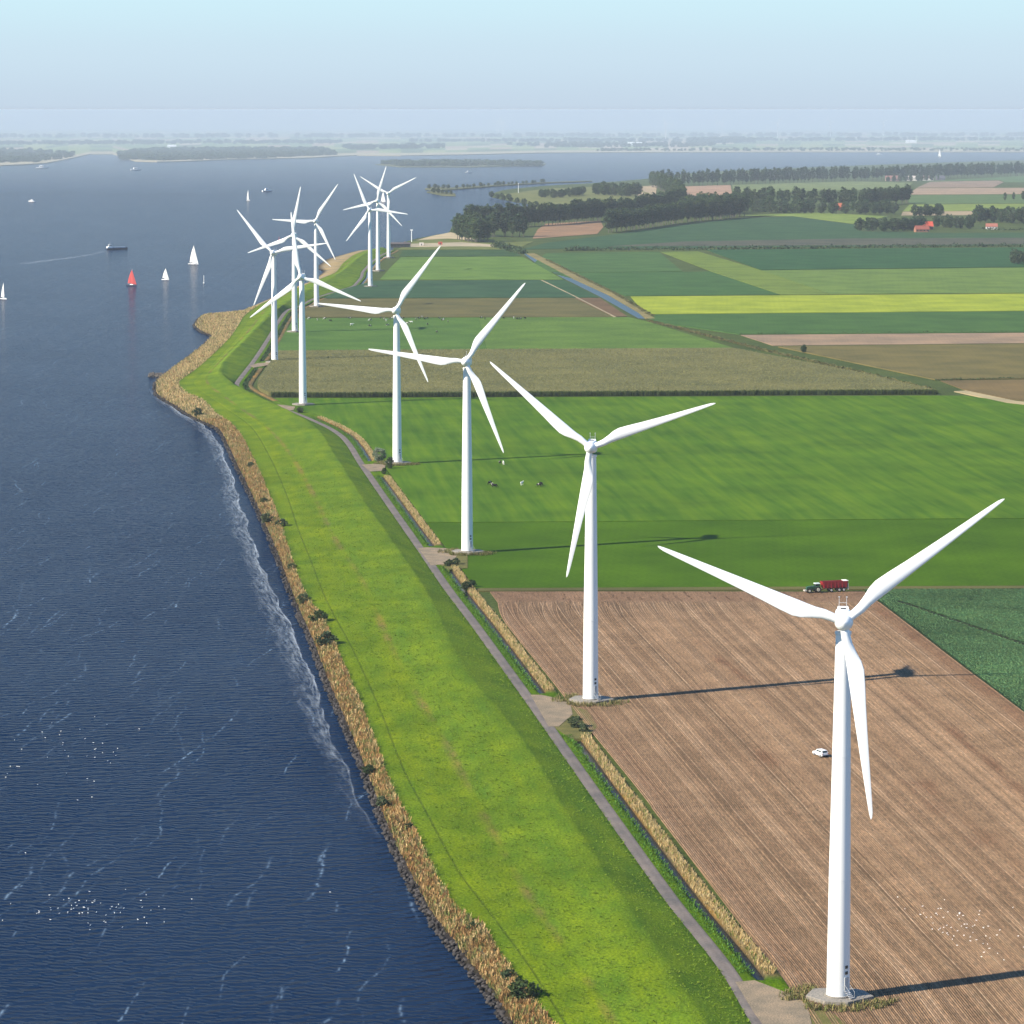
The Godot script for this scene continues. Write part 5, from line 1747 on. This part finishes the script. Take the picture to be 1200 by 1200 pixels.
	part("rolled_cover", s.done(), M.matte, body)
	s = Soup.new()
	s.box(Vector3(-3.8, 1.05, -0.5), Vector3(3.6, 1.33, 0.5), rgb(0.28, 0.02, 0.025))
	s.box(Vector3(3.6, 0.75, -0.12), Vector3(5.0, 0.95, 0.12), rgb(0.28, 0.02, 0.025))
	part("frame", s.done(), M.paint, o)
	for z in [-1.0, 1.0]:
		for x in [-2.9, -1.4, 1.2]: wheel(o, Vector3(x, 0.62, z * 1.0), 0.62, 0.5, rgb(0.55, 0.53, 0.50))
	s = Soup.new()
	s.box(Vector3(-4.42, 0.6, -1.2), Vector3(-4.22, 2.6, 1.2), rgb(0.5, 0.48, 0.45))
	part("tailgate", s.done(), M.paint, o)

# ---------------------------------------------------------------- boats
func hull_mesh(l: float, beam: float, free: float, col: Color, stripe: Color) -> ArrayMesh:
	# bow towards +x; rings along x
	var s := Soup.new()
	for k in 2:
		var list := []
		for i in 9:
			var t := i / 8.0
			var x := lerpf(-l / 2, l / 2, t)
			var b := beam / 2 * (0.72 + 0.28 * sin(minf(t * 1.6, 1.0) * PI / 2)) * (1.0 if t < 0.5 else cos((t - 0.5) * 2.0 * PI / 2 * 0.98))
			var deck := free * (0.92 + 0.25 * t * t)
			var y0 := -0.5 if k == 0 else free * 0.35
			var y1 := free * 0.35 if k == 0 else deck
			var ring := PackedVector3Array([Vector3(x, y0, b * (0.8 if k == 0 else 0.96)), Vector3(x, y1, b * (0.96 if k == 0 else 1.0)), Vector3(x, y1, -b * (0.96 if k == 0 else 1.0)), Vector3(x, y0, -b * (0.8 if k == 0 else 0.96))])
			ring.reverse()
			list.append(ring)
		# flat shaded strips keep the chine crisp
		for i in 8:
			for j in 4:
				var q := (j + 1) % 4
				s.quad(list[i][j], list[i + 1][j], list[i + 1][q], list[i][q], stripe if k == 0 else col)
		s.quad(list[0][0], list[0][1], list[0][2], list[0][3], col)
	return s.done()

func sail_mesh(a: Vector3, b: Vector3, c: Vector3, belly: float) -> ArrayMesh:
	# curved triangle a (tack), b (head), c (clew)
	var s := Soup.new()
	var n := 8
	var grid := []
	for i in n + 1:
		var row := []
		for j in n + 1:
			var t := float(i) / n; var u := float(j) / n
			var p := a.lerp(b, t).lerp(c.lerp(b, t), u)
			p.z += belly * sin(PI * u) * (1.0 - t) * (0.4 + t * 1.6)
			p.x -= sin(PI * t) * u * absf(c.x - a.x) * 0.14
			row.append(p)
		grid.append(row)
	for i in n:
		for j in n: s.quad(grid[i][j], grid[i + 1][j], grid[i + 1][j + 1], grid[i][j + 1])
	return s.done()

func sailboat(u: float, v: float, l: float, mast: float, turn: float, sail: Material, label: String, group: String, jib := true, hull_c := rgb(0.78, 0.78, 0.76), heel := 0.12) -> void:
	var o := thing("sailing_boat", P(u, v, WATER), turn)
	o.rotation.x = 0.0
	tag(o, label, "sailboat", group)
	part("hull", hull_mesh(l, l * 0.3, 1.0, hull_c, rgb(0.04, 0.05, 0.09)), M.paint, o)
	var s := Soup.new()
	s.box(Vector3(-l * 0.15, 0.95, -l * 0.08), Vector3(l * 0.2, 1.5, l * 0.08), rgb(0.7, 0.7, 0.68), Vector2(0.8, 0.8))
	part("cabin", s.done(), M.paint, o)
	s = Soup.new()
	s.tube(Vector3(l * 0.1, 0.8, 0), Vector3(l * 0.1, mast, sin(heel) * mast * 0.3), 0.09, 0.05, 6, rgb(0.5, 0.5, 0.5))
	s.tube(Vector3(l * 0.1, 2.0, 0), Vector3(-l * 0.38, 1.9, 0.4), 0.07, 0.06, 6, rgb(0.5, 0.5, 0.5))
	part("mast", s.done(), M.paint, o)
	part("mainsail", sail_mesh(Vector3(l * 0.09, 2.2, 0.02), Vector3(l * 0.09, mast - 0.4, sin(heel) * mast * 0.3), Vector3(-l * 0.38, 2.1, 0.5), l * 0.06), sail, o)
	if jib: part("jib", sail_mesh(Vector3(l * 0.48, 1.3, 0.0), Vector3(l * 0.11, mast * 0.9, sin(heel) * mast * 0.27), Vector3(l * 0.0, 1.9, 0.9), l * 0.06), sail, o)

func motorboat(u: float, v: float, l: float, turn: float, label: String, group: String) -> void:
	var o := thing("motor_boat", P(u, v, WATER), turn)
	tag(o, label, "motorboat", group)
	part("hull", hull_mesh(l, l * 0.3, l * 0.13, rgb(0.75, 0.75, 0.74), rgb(0.06, 0.07, 0.10)), M.paint, o)
	var s := Soup.new()
	s.box(Vector3(-l * 0.25, l * 0.1, -l * 0.11), Vector3(l * 0.2, l * 0.24, l * 0.11), rgb(0.8, 0.8, 0.79), Vector2(0.8, 0.85))
	var c := part("cabin", s.done(), M.paint, o)
	s = Soup.new()
	s.box(Vector3(-l * 0.18, l * 0.17, -l * 0.107), Vector3(l * 0.15, l * 0.215, l * 0.107))
	part("window", s.done(), M.glass, c)
	s = Soup.new()
	s.box(Vector3(-l * 0.2, l * 0.24, -l * 0.08), Vector3(l * 0.05, l * 0.30, l * 0.08), rgb(0.75, 0.75, 0.72), Vector2(0.9, 0.9))
	part("flybridge", s.done(), M.paint, c)

func wake(px: Array, w0: float, w1: float, label: String) -> void:
	var rows := []; var cols := []
	var pts := []
	for q in px: pts.append(P(q[0], q[1], WATER))
	var s := Soup.new()
	var rng := RandomNumberGenerator.new()
	rng.seed = 5
	var last: Array = []
	for i in pts.size():
		var dir: Vector3 = (pts[mini(i + 1, pts.size() - 1)] - pts[maxi(i - 1, 0)]).normalized()
		var side := Vector3(-dir.z, 0, dir.x)
		var w := lerpf(w0, w1, float(i) / (pts.size() - 1))
		var now := [pts[i] - side * w + Vector3(0, 0.06, 0), pts[i] + side * w + Vector3(0, 0.06, 0)]
		if last: s.quad(last[0], now[0], now[1], last[1])
		last = now
	for i in s.v.size(): s.t.append(Vector2(s.v[i].x / 30.0, s.v[i].z / 60.0))
	var o := part("wake", s.done(), M.foam, self)
	tag(o, label, "", "", "stuff")

func make_boats() -> void:
	# foam: white flecks with water showing between them
	var n := FastNoiseLite.new()
	n.seed = 21; n.frequency = 0.035; n.fractal_octaves = 5; n.fractal_gain = 0.7
	var im := n.get_seamless_image(256, 256)
	im.convert(Image.FORMAT_L8)
	var src := im.get_data()
	var out := PackedByteArray()
	for b in src:
		out.append(215); out.append(225); out.append(232); out.append(int(clampf((b / 255.0 - 0.40) * 0.9, 0.0, 0.5) * 255.0))
	M.foam = StandardMaterial3D.new()
	M.foam.albedo_texture = ImageTexture.create_from_image(Image.create_from_data(256, 256, false, Image.FORMAT_RGBA8, out))
	M.foam.transparency = BaseMaterial3D.TRANSPARENCY_ALPHA
	M.foam.roughness = 0.8
	shore_foam()
	var w := "white sailed yachts on the lake"
	sailboat(227, 310, 12, 19.0, -0.6, M.sail, "tall white yacht with two sails, largest on the lake", w)
	sailboat(194, 328.5, 8, 11.0, -0.6, M.sail, "small white yacht beside the red sailed boat", w)
	sailboat(4.5, 351, 9, 13.5, -0.9, M.sail, "white yacht sailing alone, left of the red sailed boat", w, false)
	sailboat(154.5, 335, 11, 14.5, -0.6, M.red_sail, "sailing boat with red sails", "", true, rgb(0.03, 0.03, 0.05))
	sailboat(291, 235, 10, 18.0, -0.9, M.sail, "small far white yacht near the motor cruiser", w, false)
	sailboat(449, 237, 10, 18.0, -0.6, M.sail, "white yacht partly behind the last turbines", w)
	sailboat(1101, 183.5, 12, 26.0, -0.6, M.sail, "tiny far white yacht beyond the right hand tree row", w)
	motorboat(313, 224.5, 20, 0.6, "motor cruiser right of the small far yacht", "motorboats on the lake")
	motorboat(37, 236.6, 13, 2.6, "small motorboat on the open water below the left headland", "motorboats on the lake")
	motorboat(49, 197.5, 30, 0.2, "far white boat just off the left wooded headland", "motorboats on the lake")
	motorboat(159, 199.6, 26, 0.4, "far white boat off the long wooded shore", "motorboats on the lake")
	motorboat(549, 202.5, 16, 0.4, "white motorboat between the low islands", "motorboats on the lake")
	motorboat(1030, 181.5, 20, 0.2, "tiny far white motorboat beyond the right hand trees", "motorboats on the lake")
	# inland cargo ship
	var at := P(137, 292.4, WATER)
	var o := thing("cargo_ship", at, deg_to_rad(32))
	tag(o, "dark blue inland cargo ship with a white wheelhouse and a long wake", "ship")
	part("hull", hull_mesh(25, 5.4, 1.9, rgb(0.03, 0.045, 0.09), rgb(0.02, 0.02, 0.03)), M.paint, o)
	var s := Soup.new()
	s.box(Vector3(-4.5, 1.7, -2.1), Vector3(9.5, 2.7, 2.1), rgb(0.20, 0.26, 0.34), Vector2(0.98, 0.9))
	var hatch := part("hatch_cover", s.done(), M.paint, o)
	for i in 6:
		s = Soup.new()
		s.box(Vector3(-4.2 + i * 2.3, 2.7, -1.9), Vector3(-2.1 + i * 2.3, 2.85, 1.9), rgb(0.34, 0.40, 0.48))
		part("hatch", s.done(), M.paint, hatch)
	s = Soup.new()
	s.box(Vector3(-11.5, 1.6, -2.0), Vector3(-6.0, 3.4, 2.0), rgb(0.78, 0.78, 0.76))
	s.box(Vector3(-9.8, 3.4, -1.6), Vector3(-6.8, 5.4, 1.6), rgb(0.8, 0.8, 0.78), Vector2(0.9, 0.9))
	var wh := part("wheelhouse", s.done(), M.paint, o)
	s = Soup.new()
	s.box(Vector3(-9.75, 4.2, -1.58), Vector3(-6.85, 5.0, 1.58))
	part("window", s.done(), M.glass, wh)
	s = Soup.new()
	s.tube(Vector3(-8.2, 5.3, 0), Vector3(-8.2, 8.2, 0), 0.1, 0.06, 6, rgb(0.6, 0.6, 0.6))
	part("mast", s.done(), M.paint, wh)
	wake([[126, 293.8], [112, 297], [95, 300.4], [75, 303], [50, 306], [28, 309]], 1.6, 6.0, "pale wake trailing behind the cargo ship")
	# buoys
	for q in [[239, 332, rgb(0.75, 0.75, 0.72), "thin white marker pole in the lake near the tall yacht", 7.0], [327, 281.5, rgb(0.5, 0.05, 0.04), "red buoy in the lake behind the turbine blades", 4.0]]:
		o = thing("marker_buoy", P(q[0], q[1], WATER))
		tag(o, q[3], "buoy")
		s = Soup.new()
		s.tube(Vector3(0, -0.4, 0), Vector3(0, 0.9, 0), 1.0, 0.7, 10, q[2])
		part("float", s.done(), M.paint, o)
		s = Soup.new()
		s.tube(Vector3(0, 0.9, 0), Vector3(0, q[4], 0), 0.28, 0.2, 8, q[2])
		part("pole", s.done(), M.paint, o)

func shore_foam() -> void:
	# a line of washed-up foam that follows the shore some way out
	var px := [[182, 452], [179, 460], [186, 466], [200, 477], [216, 488], [234, 497], [247, 508], [256, 525], [265, 545], [272, 565], [276, 585], [283, 608], [292, 632], [303, 660], [316, 690], [329, 720], [341, 748], [352, 778], [364, 808], [376, 838], [386, 866], [396, 888], [404, 910], [417, 938], [432, 968], [448, 1000], [462, 1028]]
	var s := Soup.new()
	var nz := FastNoiseLite.new()
	nz.seed = 4; nz.frequency = 0.02; nz.fractal_octaves = 4; nz.fractal_gain = 0.65
	# many thin threads of foam side by side, each fading at its edges and broken along its length
	for lane in 22:
		var off: float = 1.0 - pow(lane / 22.0, 1.4) * 5.0
		var at := s.v.size()
		var n := 0
		for i in px.size() - 1:
			for k in 14:
				var t := k / 14.0
				var c := P(lerpf(px[i][0], px[i + 1][0], t), lerpf(px[i][1], px[i + 1][1], t), WATER)
				var f: float = (i + t) / px.size()
				var d := -c.z
				var spread: float = 0.35 + 0.9 * sin(PI * clampf(f, 0.05, 0.95))
				c.x += off * spread + nz.get_noise_2d(d * 0.6, 9.0 + lane * 0.9) * 2.2
				c.y += 0.04 + lane * 0.002
				var w := 0.16 + 0.40 * absf(nz.get_noise_2d(d * 2.0, lane * 40.0)) * (1.0 + lane * 0.05)
				var a: float = clampf(0.16 + nz.get_noise_2d(d * 3.2, lane * 31.0) * 0.8, 0.0, 0.42) * (1.0 - 0.9 * lane / 22.0) * (1.0 - smoothstep(0.55, 0.97, f)) * smoothstep(0.0, 0.12, f) * 0.8
				for q in [[-w * 1.6, 0.0], [0.0, a], [w, 0.0]]:
					s.v.append(c + Vector3(q[0], 0, 0)); s.n.append(Vector3.UP); s.c.append(Color(0.62, 0.70, 0.76, q[1]))
				n += 1
		for i in n - 1:
			for j in 2:
				var e := at + i * 3 + j
				for q in [e, e + 4, e + 3, e, e + 1, e + 4]: s.k.append(q)
	var fm := StandardMaterial3D.new()
	fm.vertex_color_use_as_albedo = true
	fm.transparency = BaseMaterial3D.TRANSPARENCY_ALPHA
	fm.roughness = 0.8
	var o := part("foam_line", s.done(), fm, self)
	tag(o, "white line of foam drifting along the shore", "", "", "stuff")

# ---------------------------------------------------------------- animals
func cow_mesh(black: bool, pied: float, seed_: int, grazing: bool) -> ArrayMesh:
	var rng := RandomNumberGenerator.new()
	rng.seed = seed_
	var s := Soup.new()
	# trunk from rump to chest, then neck and head; x forward
	var st := [[-1.05, 1.18, 0.10, 0.12], [-1.0, 1.12, 0.26, 0.30], [-0.7, 1.06, 0.33, 0.38], [-0.2, 1.0, 0.36, 0.42], [0.3, 1.0, 0.35, 0.41], [0.7, 1.05, 0.31, 0.38], [0.95, 1.10, 0.22, 0.28]]
	if grazing: st += [[1.2, 0.92, 0.14, 0.19], [1.42, 0.62, 0.11, 0.15], [1.52, 0.42, 0.12, 0.14], [1.66, 0.24, 0.09, 0.10], [1.74, 0.14, 0.07, 0.06]]
	else: st += [[1.2, 1.25, 0.14, 0.19], [1.4, 1.42, 0.12, 0.16], [1.58, 1.46, 0.12, 0.14], [1.8, 1.36, 0.09, 0.10], [1.92, 1.30, 0.07, 0.06]]
	var list := []
	for q in st:
		var ring := PackedVector3Array()
		for j in 10:
			var g := TAU * j / 10
			ring.append(Vector3(q[0], q[1] + sin(g) * q[3], cos(g) * q[2]))
		ring.reverse()
		list.append(ring)
	s.rings(list)
	for x in [-0.82, 0.72]:
		for z in [-0.19, 0.19]:
			if x < 0:
				s.tube(Vector3(x + 0.12, 0.95, z), Vector3(x + 0.16, 0.62, z), 0.15, 0.09, 6)
				s.tube(Vector3(x + 0.16, 0.64, z), Vector3(x - 0.04, 0.44, z), 0.085, 0.06, 6)
				s.tube(Vector3(x - 0.04, 0.46, z), Vector3(x, 0.0, z), 0.055, 0.06, 6)
			else:
				s.tube(Vector3(x, 0.95, z), Vector3(x, 0.42, z), 0.12, 0.06, 6)
				s.tube(Vector3(x, 0.44, z), Vector3(x, 0.0, z), 0.055, 0.06, 6)
	s.tube(Vector3(-1.06, 1.22, 0), Vector3(-1.14, 0.55, 0), 0.03, 0.045, 5)
	var hx := 1.5 if grazing else 1.5
	var hy := 0.52 if grazing else 1.56
	for z in [-0.16, 0.16]: s.ball(Vector3(hx, hy, z * 1.1), Vector3(0.05, 0.06, 0.1), 6, 4)
	var nz := FastNoiseLite.new()
	nz.seed = seed_; nz.frequency = 1.1
	for i in s.v.size():
		var white := nz.get_noise_3dv(s.v[i]) < pied
		s.c[i] = rgb(0.72, 0.70, 0.66) if white else (rgb(0.012, 0.012, 0.013) if black else rgb(0.20, 0.10, 0.05))
	return s.done()

func make_animals() -> void:
	var rng := RandomNumberGenerator.new()
	rng.seed = 2024
	var meshes := [cow_mesh(true, -0.45, 1, true), cow_mesh(true, -0.3, 2, false), cow_mesh(true, -0.1, 3, true), cow_mesh(true, 0.9, 4, false)]
	var protos := [null, null, null, null]
	var herd := []
	for q in [[586, 544], [590, 544.6], [574, 568], [576.6, 570], [579.4, 571.2], [611.5, 568.6], [632, 570.6], [634, 569]]: herd.append([q[0], q[1], "cow standing on the wide mown pasture", "cows on the mown pasture"])
	for q in [[363, 374], [372, 375.5], [381, 374.5], [387, 376.8], [410, 374], [412, 381.5], [434, 376], [433.6, 383], [446, 373.6], [450, 375], [452.5, 376.4], [454, 382], [457, 375], [461, 373.6], [472, 374], [478, 380], [482, 378.6], [487.5, 375.4], [491, 374], [495, 372.8], [498, 374.6], [501, 373.8], [501, 381], [515, 374], [518, 376], [520, 375], [525, 378], [512, 390], [564, 373.4], [568.5, 374.4], [590, 373.6], [602, 373], [606, 374.6], [610, 374.4], [615, 374]]:
		herd.append([q[0], q[1], "cow in the grazing herd behind the maize", "grazing herd behind the maize"])
	for h in herd:
		var k: int = [0, 0, 0, 1, 1, 1, 2, 3][rng.randi() % 8]
		if h[0] > 611 and h[0] < 612: k = 3
		var at := P(h[0], h[1])
		at.y += 0.02
		var o: Node3D
		if protos[k] == null:
			o = MeshInstance3D.new()
			o.name = numbered("cow")
			o.mesh = meshes[k]
			o.material_override = M.matte
			add_child(o)
			protos[k] = o
			o.position = at
			o.rotation.y = rng.randf() * TAU
		else:
			o = protos[k].duplicate()
			o.name = numbered("cow")
			add_child(o)
			o.position = at
			o.rotation.y = rng.randf() * TAU
		tag(o, ["mostly black ", "black and white pied ", "white cow with black patches, ", "white "][k].replace(" cow with black patches, ", " patched ") + h[2], "cow", h[3])
	# gulls
	var s := Soup.new()
	s.ball(Vector3(0, 0.14, 0), Vector3(0.24, 0.10, 0.10), 8, 5, rgb(0.82, 0.82, 0.80))
	s.ball(Vector3(0.2, 0.25, 0), Vector3(0.07, 0.06, 0.06), 6, 4, rgb(0.85, 0.85, 0.83))
	s.tri(Vector3(-0.16, 0.17, -0.05), Vector3(-0.4, 0.16, 0.0), Vector3(-0.16, 0.17, 0.05), rgb(0.5, 0.5, 0.5))
	s.tube(Vector3(0.25, 0.25, 0), Vector3(0.33, 0.235, 0), 0.014, 0.005, 4, rgb(0.6, 0.4, 0.05))
	s.tube(Vector3(0.0, 0.08, 0.03), Vector3(0.0, -0.02, 0.03), 0.012, 0.012, 4, rgb(0.5, 0.35, 0.1))
	s.tube(Vector3(0.0, 0.08, -0.03), Vector3(0.0, -0.02, -0.03), 0.012, 0.012, 4, rgb(0.5, 0.35, 0.1))
	var gm := s.done()
	var flock := []
	for i in 66:
		var u := 1126 + rng.randfn() * 28; var v := 1086 + rng.randfn() * 15 + (u - 1126) * 0.25
		flock.append([u, minf(v, 1135), 0.16, "white gull resting on the ploughed furrows", "gulls on the ploughed field"])
	for i in 62: flock.append([115 + rng.randfn() * 44, 1066 + rng.randfn() * 11, WATER - 0.06, "white gull of the dense flock floating on the water", "dense flock of gulls on the water"])
	for i in 40: flock.append([75 + rng.randfn() * 50, 880 + rng.randfn() * 28, WATER - 0.06, "white gull of the loose flock farther out on the water", "loose flock of gulls on the water"])
	for q in [[387, 1046], [409, 904], [30, 1000]]: flock.append([q[0], q[1], WATER - 0.06, "lone white gull floating apart from the flocks", "lone gulls on the water"])
	var first: MeshInstance3D = null
	for f in flock:
		var at := P(f[0], f[1], f[2])
		var o: MeshInstance3D
		if first == null:
			o = MeshInstance3D.new()
			o.mesh = gm
			o.material_override = M.matte
			first = o
		else:
			o = first.duplicate()
		o.name = numbered("gull")
		add_child(o)
		o.transform = Transform3D(Basis(Vector3.UP, rng.randf() * TAU).scaled(Vector3.ONE * 0.72), at)
		tag(o, f[3], "gull", f[4])
